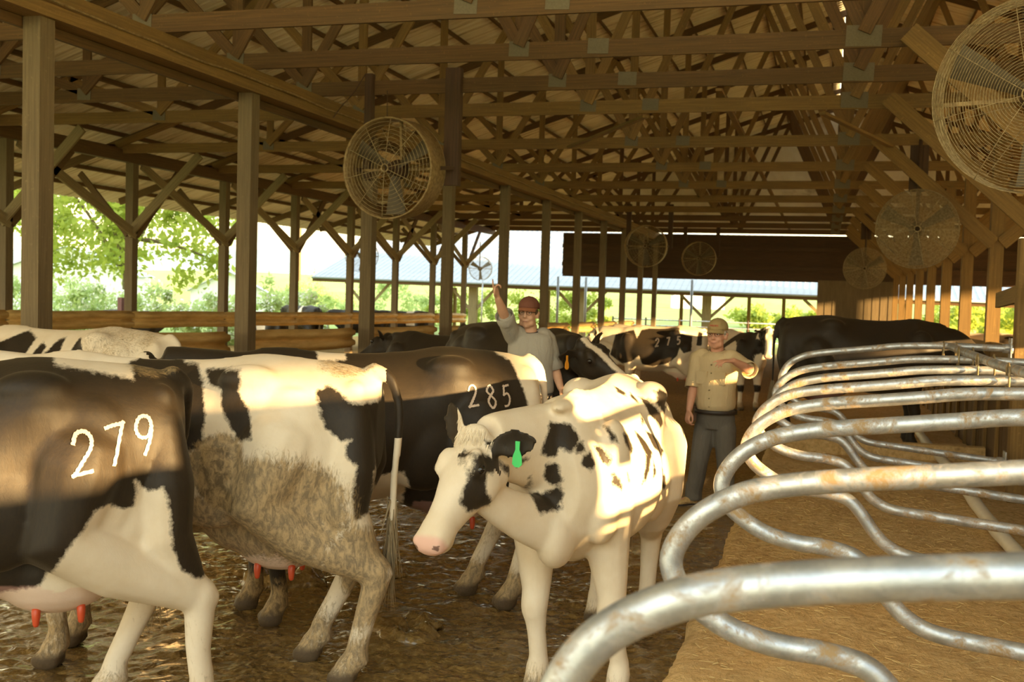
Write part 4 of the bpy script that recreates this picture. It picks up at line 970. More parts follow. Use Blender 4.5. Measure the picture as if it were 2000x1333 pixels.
# ---- the herd
cow((-3.26, 3.20), 222, 'black cow branded 279 with white belly, nearest, cut by the left edge', dict(base='b', ear='b', mud=.42, mudk=.5, body=[
      ('L', 'w', [(.6, .50), (-.2, .585), (-.377, .626), (-.426, .75), (-.464, .819), (-.516, .877), (-.546, .937), (-.60, .947), (-.65, .919), (-.69, .922), (-.70, .972), (-.69, 1.03), (-.743, .979), (-.797, .995), (-.819, .929), (-.83, .774), (-.869, .66), (-.94, .61), (-1.3, .60), (-1.3, -.1), (.6, -.1)]),
      ('L', 'w', [(.3, .50), (.3, -.1), (.9, -.1), (.9, .52)]), ('R', 'w', [(-1.2, .66), (-1.2, -.1), (.9, -.1), (.9, .55), (.1, .66)]), ('B', 'w', [(-.40, 1.6), (-.42, 1.45), (-.56, 1.425), (-.70, 1.395), (-.70, 1.6)]), ('R', 'b', [(-.75, .62), (-.9, .62), (-.86, .44), (-.78, .46)])],
      dirt=[(.4, .2, .4, .4, .7), (-.8, 1.46, .2, .1, .5), (-.85, .35, .25, .25, .35)]), voxel=.0135, legs=[(-.02, .0, 0), (.12, 0, 0), (-.20, 0, .02), (.10, -.02, 0)], brandspec=('279', -.470, 1.070, .150, .72, .108, .0215, 1, .0135), fat=1.05, scale=1.03,
    tail=[(-.86, 0, 1.40), (-.92, -.03, 1.35), (-.93, -.10, 1.2), (-.90, -.16, .95), (-.84, -.18, .70), (-.82, -.18, .55)])
cow((-2.90, 4.38), 192, 'dirty white cow with black patches and muddy flank, second from the camera', dict(base='w', ear='b', mud=.50, mudk=.6, tailblack=1.12, body=[
      ('L', 'b', [(-.10, 1.40), (-.319, 1.42), (-.334, 1.355), (-.321, 1.326), (-.37, 1.247), (-.405, 1.124), (-.33, 1.106), (-.25, 1.242), (-.234, 1.325), (-.161, 1.34)]),
      ('L', 'b', [(-.171, 1.086), (-.292, 1.079), (-.317, .951), (-.279, .918), (-.34, .86), (-.329, .802), (-.228, .815), (-.169, .891)]), ('L', 'b', [(.12, 1.52), (.022, 1.426), (-.054, 1.419), (-.131, 1.33), (-.171, 1.218), (-.178, 1.08), (.0, 1.0), (.2, 1.1), (.3, 1.4)]),
      ('L', 'b', [(-.645, 1.33), (-.689, 1.353), (-.747, 1.331), (-.786, 1.29), (-.83, 1.276), (-.92, 1.284), (-.92, 1.0), (-.90, .80), (-.847, .77), (-.833, .876), (-.854, 1.01), (-.805, 1.051), (-.795, 1.093), (-.821, 1.126), (-.77, 1.117), (-.703, 1.177), (-.677, 1.241)]),
      ('R', 'b', [(-.83, 1.3), (-1.0, 1.3), (-1.0, .75), (-.85, .75)]), ('R', 'b', [(-.3, 1.2), (.3, 1.3), (.3, .8), (-.2, .8)])],
      dirt=[(-.50, .80, .50, .40, .72), (-.2, .70, .5, .22, .95), (-.85, .5, .22, .35, .8), (-.75, 1.46, .25, .12, .5), (-.25, 1.0, .2, .2, .75), (-.6, .62, .25, .2, .6)]), voxel=.0145, legs=[(0, 0, 0), (.05, 0, 0), (-.08, 0, -.02), (.16, .02, 0)],
      tail=[(-.86, 0, 1.41), (-.94, .01, 1.38), (-.99, .02, 1.22), (-.975, .03, .95), (-.97, .03, .72), (-.97, .03, .58)], scale=1.03)
cow((-2.43, 5.57), 215, 'black cow branded 285 with white rump, behind the muddy white cow', dict(base='b', ear='b', mud=.4, mudk=.8, body=[
      ('L', 'w', [(-.60, 1.60), (-.647, 1.442), (-.713, 1.406), (-.74, 1.30), (-.773, 1.2), (-.80, 1.10), (-.86, .9), (-1.1, .8), (-1.1, 1.6)]), ('L', 'w', [(.20, 1.6), (.21, 1.40), (.36, 1.39), (.38, 1.6)]),
      ('L', 'w', [(.013, .82), (-.07, .82), (-.11, .74), (-.125, .6), (.3, .5), (.35, .7), (.15, .80)]), ('R', 'w', [(-.5, 1.6), (-.6, .5), (-1.1, .5), (-1.1, 1.6)]),
      ('B', 'w', [(-1.2, .62), (-.6, .66), (-.45, .55), (-.4, 0), (-1.2, 0)])], dirt=[(-.7, .25, .4, .4, .4), (-.62, .45, .4, .5, .4), (0, 1.5, .9, .09, .35)]), voxel=.016, legs=[(0, 0, 0), (.1, 0, 0), (.0, .0, 0), (.14, 0, 0)], brandspec=('285', -.414, 1.165, .115, .68, .100, -.002, 1, .0105), fat=1.04, scale=1.04)
cow((-1.07, 5.22), -91, 'white cow with small black spots and green ear tag, facing the camera with head turned', dict(base='w', ear='b', head='w', mud=.30, mudk=.7, spot_depth=.1,
      spots=[[[0.88,-0.03,1.34],[0.82,0.05,1.33],[0.83,0.1,1.26],[0.89,0.07,1.21],[0.89,0.02,1.23],[0.91,0.01,1.19],[0.98,-0.04,1.21]],[[0.86,0.08,1.25],[0.82,0.11,1.26],[0.83,0.12,1.22],[0.87,0.09,1.2]],[[0.85,0.12,1.2],[0.81,0.14,1.21],[0.81,0.17,1.15],[0.84,0.15,1.13],[0.87,0.12,1.16]],[[0.78,0.15,1.23],[0.74,0.17,1.23],[0.73,0.22,1.17],[0.74,0.21,1.14],[0.77,0.19,1.16]],[[0.74,0.22,1.11],[0.72,0.24,1.11],[0.69,0.27,1.05],[0.68,0.27,1.02],[0.73,0.23,1.06]],[[0.65,0.16,1.31],[0.69,0.21,1.29],[0.7,0.24,1.25],[0.72,0.21,1.25]],[[0.95,-0.03,1.16],[0.9,0.02,1.16],[0.89,0.04,1.08],[0.91,-0.01,1.06],[0.93,-0.04,1.11]],[[0.93,-0.12,1.05],[0.91,-0.06,1.02],[0.89,0.03,1.06],[0.89,0.05,1.03],[0.9,0.02,0.96],[1.0,-0.03,0.95],[1.0,-0.06,1.01]],[[0.9,0.01,0.97],[0.89,0.04,0.98],[0.89,0.04,0.96],[0.9,0.02,0.95]],[[1.11,-0.12,1.19],[1.09,-0.1,1.2],[1.04,-0.07,1.2],[1.05,-0.08,1.19],[1.09,-0.11,1.16]],[[-0.11,0.04,1.43],[-0.12,0.1,1.39],[-0.09,0.12,1.38],[-0.04,0.08,1.4]],[[-0.17,0.12,1.39],[-0.15,0.17,1.35],[-0.13,0.17,1.34],[-0.13,0.13,1.37]],[[-0.19,0.16,1.37],[-0.24,0.25,1.31],[-0.31,0.28,1.22],[-0.24,0.28,1.2],[-0.16,0.23,1.28]],[[-0.23,0.23,1.4],[-0.28,0.26,1.41],[-0.48,0.27,1.29],[-0.32,0.28,1.27],[-0.24,0.25,1.34]],[[-0.07,0.2,1.3],[-0.02,0.23,1.25],[0.06,0.23,1.25]],[[0.65,0.25,1.28],[0.39,0.22,1.24],[0.43,0.26,1.18],[0.61,0.28,1.18],[0.65,0.27,1.24]],[[0.25,0.22,1.25],[0.21,0.26,1.21],[0.19,0.31,1.13],[0.27,0.32,1.11],[0.3,0.28,1.17]],[[0.3,0.3,1.14],[0.24,0.31,1.12],[0.39,0.32,1.03],[0.45,0.31,1.02]],[[0.08,0.25,1.23],[-0.04,0.28,1.19],[-0.23,0.3,1.08],[-0.05,0.32,1.07],[0.12,0.31,1.15]],[[0.08,0.34,1.05],[-0.13,0.33,0.97],[-0.13,0.33,0.9],[0.12,0.35,0.95]],[[0.22,0.32,1.11],[0.23,0.34,1.04],[0.3,0.34,1.02]],[[0.66,0.28,1.11],[0.63,0.29,1.06],[0.65,0.28,1.06]],[[1.36,-0.21,1.25],[1.31,-0.2,1.25],[1.28,-0.17,1.23],[1.26,-0.15,1.2],[1.29,-0.15,1.16],[1.32,-0.17,1.17],[1.33,-0.17,1.11],[1.31,-0.16,1.07],[1.23,-0.18,1.02],[1.4,-0.22,1.02],[1.43,-0.24,1.06],[1.41,-0.24,1.11],[1.39,-0.23,1.14],[1.38,-0.22,1.19],[1.37,-0.21,1.23]],[[1.26,-0.21,1.3],[1.25,-0.17,1.29],[1.27,-0.17,1.26],[1.27,-0.19,1.27]],[[1.25,-0.15,1.22],[1.15,-0.14,1.18],[1.12,-0.16,1.13],[1.23,-0.15,1.19]]],
      body=[('R', 'b', [(-.2, 1.3), (.2, 1.25), (.1, .9), (-.2, .95)])], headp=[('R', 'b', [(.05, -.02), (.12, .02), (.2, .0), (.2, -.06), (.1, -.08)])], dirt=[(.1, .62, .6, .14, .75)], pinku=.1), voxel=.0125,
      world_head=((-1.335, 4.06, 1.165), (-1.43, 3.70, .80), (-.28, -.62, .62)), legs=[(-.04, .09, .02), (.02, .02, 0), (.06, 0, 0), (.12, .03, 0)], udder=False, switch=True, scale=.975, bony=1.06, earpose=((.05, -.05, .6, .45), (1.5, 1.1, .6, .3)), tagc=[(1, M['tag_green'])], hair=520, fat=.97, dewlap=1.2)
cow((-5.95, 7.3), 184, 'tan white cow with scattered black spots behind the branded cow at the left edge', dict(base='w', ear='b', body=[
      ('L', 'b', [(-.22, 1.36), (-.14, 1.38), (-.12, 1.24), (-.20, 1.22), (-.27, 1.28)]), ('L', 'b', [(.05, 1.36), (.0, 1.38), (-.03, 1.26), (.08, 1.12), (.12, 1.2)]), ('L', 'b', [(.18, 1.34), (.12, 1.30), (.14, 1.1), (.24, 1.14)]), ('L', 'b', [(.38, 1.42), (.26, 1.36), (.3, 1.05), (.5, 1.0), (.6, 1.3)])],
      dirt=[(-.5, 1.4, .5, .3, .45)]), voxel=.022, scale=1.02)
c6 = cow((-2.78, 9.54), -38, 'black cow with orange ear tag lowering her head beside the pointing younger man', dict(base='b', ear='b', head='b', blaze=.03, muzzle='black', mud=.3), voxel=.018,
    world_head=((-1.97, 8.72, 1.33), (-1.60, 8.62, 1.10), (.3, -.45, .8)), udder=False, tagc=[(-1, M['tag_orange'])], scale=1.1)
cow((-3.0, 20.1), 183, 'black and white cow branded 275 standing broadside in the middle distance', dict(base='w', ear='b', body=[
      ('L', 'b', [(.85, 1.3), (.5, 1.40), (.42, 1.24), (.36, 1.40), (.25, 1.42), (.2, 1.45), (-.35, 1.47), (-.40, 1.36), (-.62, 1.32), (-.62, 1.05), (-.48, 1.0), (-.40, 1.1), (-.36, .95), (-.2, .8), (.1, .72), (.3, .76), (.36, .92), (.5, .80), (.7, .74), (.95, .9)]), ('L', 'b', [(-.72, 1.42), (-.80, 1.38), (-.80, 1.15), (-.70, 1.15)])], dirt=[(-.6, .5, .3, .5, .3)]),
    voxel=.022, brandspec=('275', .06, 1.10, .15, .62, .20, .03, 1, .024))
w7 = cow((-3.35, 23.0), 178, 'pale white cow whose back shows behind the cow branded 275', dict(base='w', ear='w', body=[('L', 'b', [(-.6, 1.0), (-.2, 1.1), (-.2, .7), (-.6, .7)])]), voxel=.03)
cow((-1.55, 20.2), -62, 'spotted white cow facing the camera between the older man and the black cow', dict(base='w', ear='b', head='b', blaze=.055, legs_white=.3, body=[
      ('L', 'b', [(.6, 1.5), (.3, 1.45), (.4, 1.25), (.62, 1.2), (.75, 1.3)]), ('R', 'b', [(.9, 1.5), (.25, 1.48), (.1, 1.30), (.0, 1.18), (.1, 1.1), (.35, 1.28), (.6, 1.2), (.6, .95), (.7, .8), (.9, .8)]), ('R', 'b', [(.25, 1.1), (.18, 1.1), (.2, .95), (.26, .95)]), ('R', 'b', [(.38, 1.0), (.30, 1.0), (.32, .78), (.42, .8)])],
      blobs=[((.95, -.12, 1.2), .16, 'b'), ((.585, .16, .42), .08, 'b'), ((.585, -.16, .42), .08, 'b')]), voxel=.022, world_head=((-.93, 19.25, 1.20), (-.93, 18.98, .74), (0, -.8, .5)), udder=False, scale=1.0)
c9 = cow((.42, 13.0, BED+.02), 6, 'dark black brown cow standing across the stalls at right', dict(base='b', ear='b', head='b', muzzle='black', mud=.2), voxel=.02, poll=(1.28, -.1, 1.02), face=(.62, -.2, -.78), up=(.78, 0, .62), fat=1.08, scale=1.04,
    neckmid=(1.0, 0, 1.16), tail=[(-.86, 0, 1.40), (-.93, 0, 1.33), (-.955, 0, 1.15), (-.95, .02, .9), (-.96, .02, .6), (-.97, .02, .45)])
put(c6, (-3.95, 10.9), 160, 'dark cow standing behind the pointing younger man', scale=1.0)
bg_black = cow((-20.5, 27.5, -.22), 20, 'black cow outside the guardrail below the tree, only its back showing', dict(base='b', ear='b', head='b', blaze=.04, body=[('B', 'w', [(-.2, 1.6), (-.35, .9), (.0, .9), (.1, 1.6)])]), voxel=.035, group='cows outside the left rail')
put(bg_black, (-16.9, 29.5, -.2), 165, 'black cow outside the guardrail behind the second square post', 'cows outside the left rail')
put(bg_black, (-17.8, 33.8, .0), 150, 'black and white cow outside under the fan at the neighbouring roof', 'cows outside the left rail', 1.05)
put(bg_black, (-16.6, 36.2, -.1), 190, 'black cow outside between the fourth square post and the neighbouring pillars', 'cows outside the left rail', 1.05)
put(bg_black, (-15.9, 39, -.1), 185, 'black cow outside just left of the raised pointing arm', 'cows outside the left rail', 1.05)
put(w7, (4.6, 33.5), 160, 'grey white cow beyond the dusty right posts', 'cows beyond the right posts')
put(bg_black, (4.95, 29.5), 10, 'black and white cow beyond the post at the right edge', 'cows beyond the right posts')
# ------------------------------------------------------------------ people
def cloth(name, c, var=.2):
    t = NT(name, .85, 0, .2); co = t.coord(); n = t.noise(t.coord('Object', (14, 14, 5)), 1, 4, .6, .6); m = t.noise(co, 4, 3)
    t.col(t.mix(m, tuple(x*(1-var) for x in c), tuple(min(1, x*(1+var)) for x in c))); t.bump(n, .018, .7); return t.m
def skin_mat(name, c):
    t = NT(name, .5); n = t.noise(t.coord(), 18, 3); t.col(t.mix(n, tuple(x*.86 for x in c), tuple(x*1.12 for x in c))); t.p.inputs['Subsurface Weight'].default_value = .0; return t.m
M['skin'] = skin_mat('skin', (.60, .34, .22)); M['skin_red'] = skin_mat('ruddy_skin', (.62, .31, .20))
M['lip'] = flat('lips', (.30, .09, .07), .5, 0, .05)
M['eye_white'] = flat('eye_white', (.75, .72, .68), .3, 0, .02); M['dark'] = flat('dark_leather', (.035, .025, .02), .5)
def hand(mb, wrist, d, nrm, side, curl, thumb=.6, spread=.06, sc=1.0):
    """d: wrist to knuckles, nrm: back of the hand, side: +1 when the thumb lies towards d x nrm"""
    d = Vector(d).normalized(); nrm = Vector(nrm); nrm = (nrm-d*nrm.dot(d)).normalized(); t = d.cross(nrm)*side; w = Vector(wrist)
    mb.eloft([w-d*.01, w+d*.02*sc, w+d*.055*sc, w+d*.09*sc, w+d*.102*sc], [.026*sc, .034*sc, .042*sc, .041*sc, .034*sc], [.019*sc, .018*sc, .016*sc, .013*sc, .010*sc], t, 16)
    for i, L in enumerate((.078, .086, .080, .063)):
        o = (1.5-i)*.0205*sc; p = w+d*.095*sc+t*o; a = curl[i]; dirn = (d+t*(1.5-i)*spread).normalized(); pts = [p-d*.02*sc, p]
        ang = 0
        for q, fr in enumerate((.45, .31, .24)):
            ang += a*(.75, 1.0, .8)[q]; v = dirn*math.cos(ang)-nrm*math.sin(ang); p = p+v*L*fr*sc; pts.append(p)
        mb.caps(pts, [.0098*sc, .0096*sc, .0088*sc, .0080*sc, .0068*sc], 10)
    b0 = w+d*.03*sc+t*.030*sc; k1 = b0+(d*.6+t*.75-nrm*.25*thumb).normalized()*.042*sc; k2 = k1+(d*.85+t*(.45-thumb*.5)-nrm*.3*thumb).normalized()*.034*sc; k3 = k2+(d*.95+t*(.15-thumb*.6)-nrm*.3*thumb).normalized()*.026*sc
    mb.caps([b0-t*.014*sc, b0, k1, k2, k3], [.016*sc, .0150*sc, .0115*sc, .0105*sc, .008*sc], 10)
def head_mesh(mb, c, f, n, sc=1.0, neck=None, fat=1.0):
    """c: centre of the skull; f: face direction; n: crown direction"""
    f = Vector(f).normalized(); n = Vector(n); n = (n-f*n.dot(f)).normalized(); s = n.cross(f); Mx = Matrix((f, s, n)).transposed(); c = Vector(c)
    def P(a, b, d): return c+(f*a+s*b+n*d)*sc
    def E(p, r, M_=Mx): mb.ell(P(*p), tuple(q*sc for q in r), M_)
    E((-.012, 0, .03), (.098, .076*fat, .090)); E((.022, 0, -.030), (.072, .064*fat, .085)); E((.040, 0, -.085), (.048, .046*fat, .036)); E((.062, 0, -.100), (.022, .024, .018))
    for k in (-1, 1):
        E((.058, k*.036, -.034), (.034, .030, .026)); E((.080, k*.033, .030), (.018, .030, .011)); E((-.008, k*.080*fat, -.012), (.022, .012, .033)); E((-.02, k*.088*fat, .006), (.015, .007, .018)); E((.035, k*.05*fat, -.07), (.04, .018, .035))
    E((.092, 0, .006), (.018, .010, .030)); E((.106, 0, -.020), (.017, .012, .013)); E((.094, .013, -.024), (.013, .009, .009)); E((.094, -.013, -.024), (.013, .009, .009))
    E((.088, 0, -.056), (.014, .026, .007)); E((.084, 0, -.070), (.015, .023, .008))
    return P, f, s, n, Mx
def person(name_label, base, J, face, crown, skin, shirt, trouser, capm, hands, lat, sc=1.0, belly=0, hairm=None, cap_front=None, voxel=.0078, extra=None, shoe=M['bed'], facial=0):
    """J: joints in the barn's own space"""
    root = empty('person', base); inv = Vector(base)
    J = {k: Vector(v)-inv for k, v in J.items()}; lat = Vector(lat).normalized(); body = MB(); fwd = Vector((0, 0, 1)).cross(lat)*-1
    P, f, s, n, Mx = head_mesh(body, J['head'], face, crown, sc, fat=1.0+belly*.3)
    fwd = lat.cross(Vector((0, 0, 1))); 
    if fwd.dot(f) < 0: fwd = -fwd
    body.caps([J['neck']+Vector((0, 0, -.03)), J['neck'].lerp(J['head'], .5), P(-.02, 0, -.05)], [.062, .056, .054])
    ch = J['chest']; pe = J['pelvis']
    T = crom([pe, pe.lerp(ch, .45)+fwd*.01, ch, ch.lerp(J['neck'], .72), J['neck']+Vector((0, 0, -.01))], 4)
    tt = np.linspace(0, 1, len(T)); body.eloft(T, list(np.interp(tt, [0, .25, .5, .75, .9, 1], [.155, .15, .175, .17, .10, .055])), list(np.interp(tt, [0, .25, .5, .75, 1], [.105, .10+belly*.35, .115, .09, .05])), lat, 20)
    for a in 'LR':
        body.caps([J['sh'+a], J['sh'+a].lerp(J['el'+a], .5), J['el'+a], J['el'+a].lerp(J['wr'+a], .35), J['wr'+a]], [.060, .050, .041, .042, .028])
        d, nr, sd, curl, th = hands[a]; hand(body, J['wr'+a], d, nr, sd, curl, th)
        body.caps([J['hip'+a], J['hip'+a].lerp(J['kn'+a], .5), J['kn'+a], J['kn'+a].lerp(J['an'+a], .35), J['an'+a]], [.088, .076, .055, .054, .036]); body.caps([J['an'+a]+Vector((0, 0, -.03)), J['an'+a]+J['toe'+a]*.16+Vector((0, 0, -.05))], [.034, .03])
    me = remesh(body, voxel, 3, .4); me.materials.append(skin); link('body', me, root)
    for k in (-1, 1):
        b = MB(); b.ell(P(.078, k*.033, .012), (.012*sc, .0125*sc, .0056*sc), Mx, 12, 8); e = b.build('eye', M['eye_white'], root)
        b = MB(); b.ell(P(.0875, k*.033, .012), (.004*sc, .0062*sc, .0054*sc), Mx, 10, 8); b.build('iris', M['dark'], e)
    b = MB(); b.tube([P(.092, -.023, -.063), P(.099, -.010, -.062), P(.1005, 0, -.0625), P(.099, .010, -.062), P(.092, .023, -.063)], [.001, .0026, .003, .0026, .001], 6); b.build('mouth', M['lip'], root)
    for k in (-1, 1):
        b = MB(); b.tube([P(.094, k*.016, .030), P(.092, k*.034, .035), P(.076, k*.055, .030)], [.003, .0038, .002], 6); b.build('eyebrow', hairm, root)
    # shirt
    b = MB(); Ts = crom([pe+Vector((0, 0, .02)), pe.lerp(ch, .45)+fwd*.012, ch, ch.lerp(J['neck'], .75), J['neck']+Vector((0, 0, -.004))], 4); tt = np.linspace(0, 1, len(Ts))
    b.eloft(Ts, list(np.interp(tt, [0, .12, .3, .5, .75, .88, 1], [.172, .180, .178, .200, .188, .125, .075])), list(np.interp(tt, [0, .12, .25, .5, .75, 1], [.128+belly*.5, .135+belly*.8, .130+belly*.7, .138, .108, .068])), lat, 22)
    for a in 'LR':
        se = J['sh'+a].lerp(J['el'+a], .80); b.caps([J['chest'].lerp(J['sh'+a], .72)+Vector((0, 0, .06)), J['sh'+a], J['sh'+a].lerp(J['el'+a], .4)], [.080, .078, .074]); b.caps([J['sh'+a], J['sh'+a].lerp(J['el'+a], .5), se], [.076, .074, .073])
    sm = remesh(b, .011, 3, .5); sm.materials.append(shirt); sh = link('shirt', sm, root)
    for a in 'LR':
        se = J['sh'+a].lerp(J['el'+a], .86); d = (J['el'+a]-J['sh'+a]).normalized(); c = MB(); u = d.orthogonal().normalized(); v = d.cross(u); ring = []
        for dd, r in ((-.03, .077), (.05, .079), (.052, .074), (-.02, .070)): ring.append([se+d*dd+(u*math.cos(q*PI/10)+v*math.sin(q*PI/10))*r for q in range(20)])
        c.rings(ring, False); c.build('sleeve_cuff', shirt, sh)
    # collar
    c = MB(); ring = []; nk = J['neck']
    for dz, r in ((-.035, .085), (.012, .074), (.016, .067), (-.03, .070)): ring.append([nk+Vector((0, 0, dz))+(lat*math.cos(q*PI/10)*r*1.02+fwd*math.sin(q*PI/10)*r*1.02)-fwd*.0+Vector((0, 0, -.02*math.sin(q*PI/10))) for q in range(20)])
    c.rings(ring, False); c.build('collar', extra.get('collar', shirt) if extra else shirt, sh)
    # trousers, belt, boots
    b = MB(); b.eloft([pe+Vector((0, 0, -.16)), pe+Vector((0, 0, -.08)), pe, pe+Vector((0, 0, .05))], [.165, .18, .172, .165], [.125, .135, .125+belly*.4, .12+belly*.5], lat, 20)
    for a in 'LR':
        h, kk, an = J['hip'+a], J['kn'+a], J['an'+a]; b.caps([h+Vector((0, 0, -.04)), h.lerp(kk, .5), kk, kk.lerp(an, .5), an+Vector((0, 0, .03))], [.108, .098, .082, .080, .076])
        b.tube([an+Vector((0, 0, .12)), an+Vector((0, 0, -.035))], [.078, .080], 16)
    tm = remesh(b, .012, 3, .5); tm.materials.append(trouser); link('trousers', tm, root)
    c = MB(); ring = []
    for dz, r in ((-.018, 0), (-.018, .006), (.018, .006), (.018, 0)): ring.append([pe+Vector((0, 0, .0+dz))+lat*math.cos(q*PI/14)*(.186+r)+fwd*math.sin(q*PI/14)*(.142+belly*.6+r) for q in range(28)])
    c.rings(ring, False, True); c.build('belt', M['dark'], root)
    for a in 'LR':
        b = MB(); an = J['an'+a]; t = J['toe'+a].normalized(); sd = Vector((0, 0, 1)).cross(t); z0 = an.z-.075
        b.eloft([an-t*.075+Vector((0, 0, -.045)), an-t*.05+Vector((0, 0, -.035)), an+t*.02+Vector((0, 0, -.03)), an+t*.10+Vector((0, 0, -.045)), an+t*.17+Vector((0, 0, -.052)), an+t*.20+Vector((0, 0, -.058))], [.028, .042, .045, .050, .044, .022], [.024, .036, .044, .032, .024, .014], sd, 16)
        b.caps([an+Vector((0, 0, .05)), an+Vector((0, 0, -.03))], [.052, .055]); bm2 = remesh(b, .010, 2); bm2.materials.append(shoe); o = link('boot', bm2, root)
        b = MB(); b.eloft([an-t*.085+Vector((0, 0, -.070)), an-t*.05+Vector((0, 0, -.070)), an+t*.02+Vector((0, 0, -.070)), an+t*.12+Vector((0, 0, -.070)), an+t*.20+Vector((0, 0, -.070))], [.028, .044, .045, .052, .03], [.012]*5, sd, 14); b.build('sole', M['dark'], o)
    # cap with brim
    b = MB(); R = []
    lift = Vector(n)*.016*sc
    for q in np.linspace(0, 1, 7):
        th = q*PI/2*.97; r = math.cos(th); R.append([P(-.014+.112*r*math.cos(k*PI/12), .090*r*math.sin(k*PI/12), .048+.088*math.sin(th)) for k in range(24)])
    V0 = R[0]; R = [[q+lift for q in r] for r in R]; low = [P(-.014+.110*math.cos(k*PI/12), .089*math.sin(k*PI/12), .036+(-.012 if math.cos(k*PI/12) < 0 else 0)) for k in range(24)]; b.rings([[q+lift for q in low]]+R, True); cp = b.build('cap', capm, root)
    b = MB(); top = []; bot = []
    for k in range(13):
        a = -1.15+2.3*k/12; x = .095*math.cos(a); y = .085*math.sin(a); e = math.cos(a*1.2)**.6 if math.cos(a*1.2) > 0 else 0
        top.append((P(x-.02, y, .046), P(x+.075*e-.012, y*.98, .030-.020*abs(math.sin(a))**2-.008))); 
    V = [p for q in top for p in [q[0]+lift, q[1]+lift]]; V2 = [p-n*.006*sc for p in V]; m = len(V); F = [(2*i, 2*i+1, 2*i+3, 2*i+2) for i in range(12)]; F2 = [tuple(m+x for x in q[::-1]) for q in F]
    E = [(2*i+1, m+2*i+1, m+2*i+3, 2*i+3) for i in range(12)]; b.add(V+V2, F+F2+E, None, True); b.build('brim', extra.get('brim', capm) if extra else capm, cp)
    b = MB(); b.ell(P(0, 0, .150), (.008, .008, .005), Mx, 8, 6); b.build('cap_button', capm, cp)
    if cap_front:
        b = MB(); 
        for i in range(5): b.beam(P(.098-.004*abs(i-2), (-.032+.016*i)-.005, .091), P(.098-.004*abs(i-2), (-.032+.016*i)+.005, .091), .006, .016, n)
        b.build('cap_badge', cap_front, cp)
    # hair below the cap
    if hairm:
        b = MB(); b.ell(P(-.030, 0, .010), (.086*sc, .082*sc, .062*sc), Mx, 18, 12); b.ell(P(.0, .074, .018), (.03, .01, .028), Mx); b.ell(P(.0, -.074, .018), (.03, .01, .028), Mx); h = remesh(b, .008, 2); h.materials.append(hairm); link('hair', h, root)
    if facial:
        b = MB(); 
    # glasses
    b = MB()
    for k in (-1, 1):
        pts = [P(.098-.010*abs(math.cos(q*PI/8))*0, k*(.034+.023*math.cos(q*PI/8)), .012+.017*math.sin(q*PI/8)) for q in range(17)]; b.tube(pts, .0016, 5)
        b.tube([P(.098, k*.057, .014), P(.03, k*.084, .016), P(-.01, k*.088, .008)], .0015, 5)
    b.tube([P(.099, -.011, .014), P(.101, 0, .017), P(.099, .011, .014)], .0015, 5); b.build('glasses', M['dark'], root)
    tag(root, name_label, 'person'); return root, P, J, fwd, lat, sh
def view_frame(u0, v0, D):
    """a point of the barn seen in the photograph's frame, and the camera's sideways axis there"""
    R = cam.matrix_world.to_3x3(); d = R@Vector(((u0-1000)/2050, (666.5-v0)/2050, -1)); return Vector((0, 0, EYE))+d*D
RGT = Vector((.958, .286, 0)); TOC = Vector((.286, -.958, 0))
def joints(tbl, u0, D, vf, zf):
    o = view_frame(u0, vf, D); k = D/2050; out = {}
    for n, (u, v, dep) in tbl.items(): out[n] = Vector((o.x, o.y, zf))+RGT*((u-u0)*k)+TOC*dep+Vector((0, 0, (vf-v)*k))
    return out
# older man in the tan shirt
D1 = 9.62; o1 = view_frame(1372, 990, D1); zf1 = floor_z(o1.y)
T1 = dict(head=(1386, 655, .04), neck=(1389, 687, .0), chest=(1389, 730, 0), pelvis=(1391, 803, 0), shR=(1355, 703, -.09), elR=(1346, 757, -.02), wrR=(1336, 800, .08), shL=(1421, 703, .10), elL=(1435, 716, .36), wrL=(1397, 698, .52),
          hipR=(1375, 826, -.05), hipL=(1407, 826, .05), knR=(1361, 905, .02), knL=(1411, 903, .06), anR=(1355, 974, -.04), anL=(1414, 974, .08))
J1 = joints(T1, 1372, D1, 990, zf1)
for a in 'RL': J1['an'+a].z = zf1+.082; J1['toe'+a] = (-RGT*.8+TOC*(.35 if a == 'R' else .6)).normalized()
fd = (-RGT*.50+TOC*.85+Vector((0, 0, -.06)))
def absj(J, base):
    for a in 'RL': J['toe'+a] = J['toe'+a]+base
    return J
b1 = Vector((o1.x, o1.y, zf1))
pr = person('older man in tan work shirt, khaki cap and grey trousers, standing and pointing across', b1, absj(J1, b1), fd, (0, 0, 1), M['skin_red'], cloth('tan_shirt', (.56, .43, .25), .12), cloth('grey_trousers', (.125, .110, .092), .2), cloth('khaki_cap', (.36, .26, .12), .15),
            {'L': (-RGT*.9+TOC*.25+Vector((0, 0, -.02)), Vector((0, 0, 1))+TOC*.1, 1, (.15, .45, .6, .7), .5), 'R': (-RGT*.2+TOC*.2+Vector((0, 0, -1)), -RGT*.8+TOC*.3, -1, (.75, .8, .85, .9), .8)}, RGT*.85+TOC*.5, 1.02, .07, flat('grey_hair', (.42, .36, .28), .8), flat('cap_badge_red', (.45, .12, .06), .7))
root, P_, J_, fwd_, lat_, sh_ = pr
pe = J_['pelvis']; ch = J_['chest']
for k in (-1, 1):
    c = ch+lat_*k*.085+fwd_*.140+Vector((0, 0, -.035)); b = MB(); b.beam(c-lat_*.05, c+lat_*.05, .018, .115); b.build('shirt_pocket', sh_.data.materials[0], sh_)
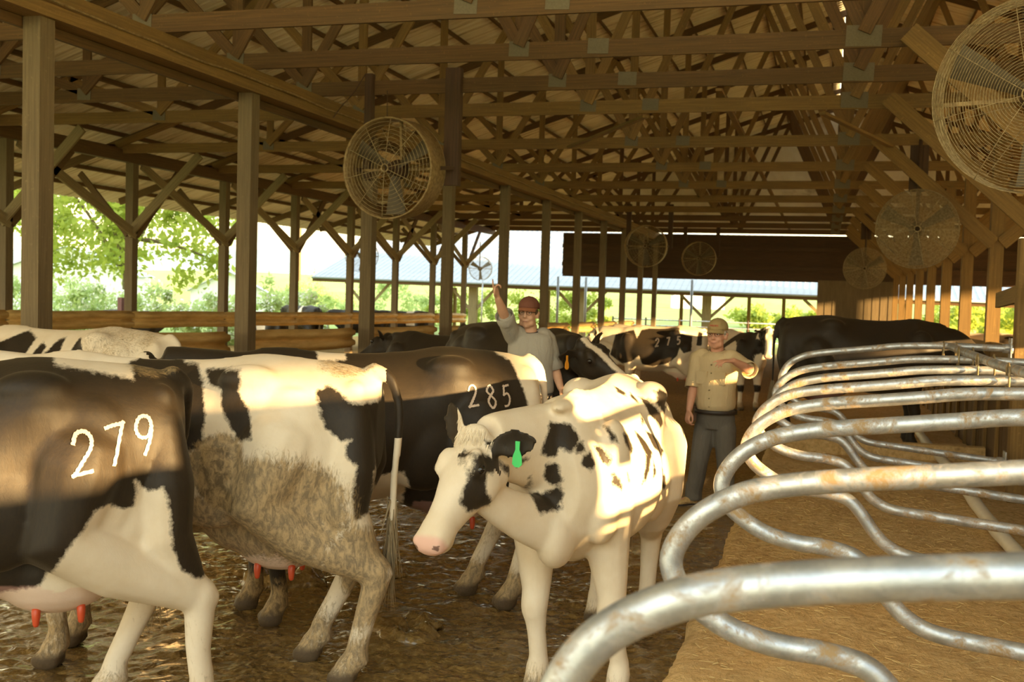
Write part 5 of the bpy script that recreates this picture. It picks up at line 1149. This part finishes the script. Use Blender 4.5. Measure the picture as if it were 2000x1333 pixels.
for i in range(6):
    c = ch.lerp(pe, -.25+.22*i)+fwd_*(.139+.05*min(1, max(0, i-1)/2)); b = MB(); b.ell(c, (.007, .007, .007), None, 8, 6); b.build('button', M['wood_pale'], sh_)
b = MB(); c = pe-lat_*.185+Vector((0, 0, -.035)); b.beam(c+Vector((0, 0, -.07)), c+Vector((0, 0, .06)), .05, .075, (0, 1, 0)); b.build('belt_pouch', flat('brown_leather', (.12, .06, .03), .6), root)
# younger man in the grey shirt
D2 = 8.9; o2 = view_frame(1030, 650, D2); zf2 = floor_z(o2.y); k2 = D2/2050
vf2 = 650+(o2.z-zf2)/k2
T2 = dict(head=(1020, 613, .03), neck=(1025, 648, 0), chest=(1027, 688, 0), pelvis=(1035, 772, 0), shR=(991, 657, .02), elR=(974, 617, .20), wrR=(961, 585, .33), shL=(1058, 662, -.02), elL=(1074, 716, -.02), wrL=(1086, 753, .10),
          hipR=(1020, 800, 0), hipL=(1052, 800, 0), knR=(1016, 893, .02), knL=(1056, 893, .02), anR=(1012, 985, -.02), anL=(1060, 985, -.02))
J2 = joints(T2, 1030, D2, vf2, zf2); b2 = Vector((o2.x, o2.y, zf2))
for a in 'RL': J2['an'+a].z = zf2+.082; J2['kn'+a].z = zf2+.50; J2['toe'+a] = (-RGT*.3+TOC*.9).normalized()
pr = person('younger man in grey tee shirt and reddish brown cap raising one arm to point', b2, absj(J2, b2), (-RGT*.30+TOC*.95+Vector((0, 0, -.02))), (0, 0, 1), M['skin'], cloth('grey_tee', (.36, .33, .28), .1), cloth('dark_trousers', (.06, .055, .05), .2), cloth('red_brown_cap', (.17, .07, .045), .2),
            {'R': (-RGT*.25+TOC*.15+Vector((0, 0, .95)), RGT*-.75+TOC*-.3, 1, (.12, 1.25, 1.35, 1.4), .9), 'L': (RGT*.2+TOC*.2+Vector((0, 0, -1)), RGT*.8+TOC*.1, 1, (.5, .55, .6, .65), .5)}, RGT*.93+TOC*.18, .98, 0, flat('brown_hair', (.10, .06, .03), .8), None, extra={'collar': M['dark'], 'brim': cloth('rust_brim', (.30, .12, .06), .15)})
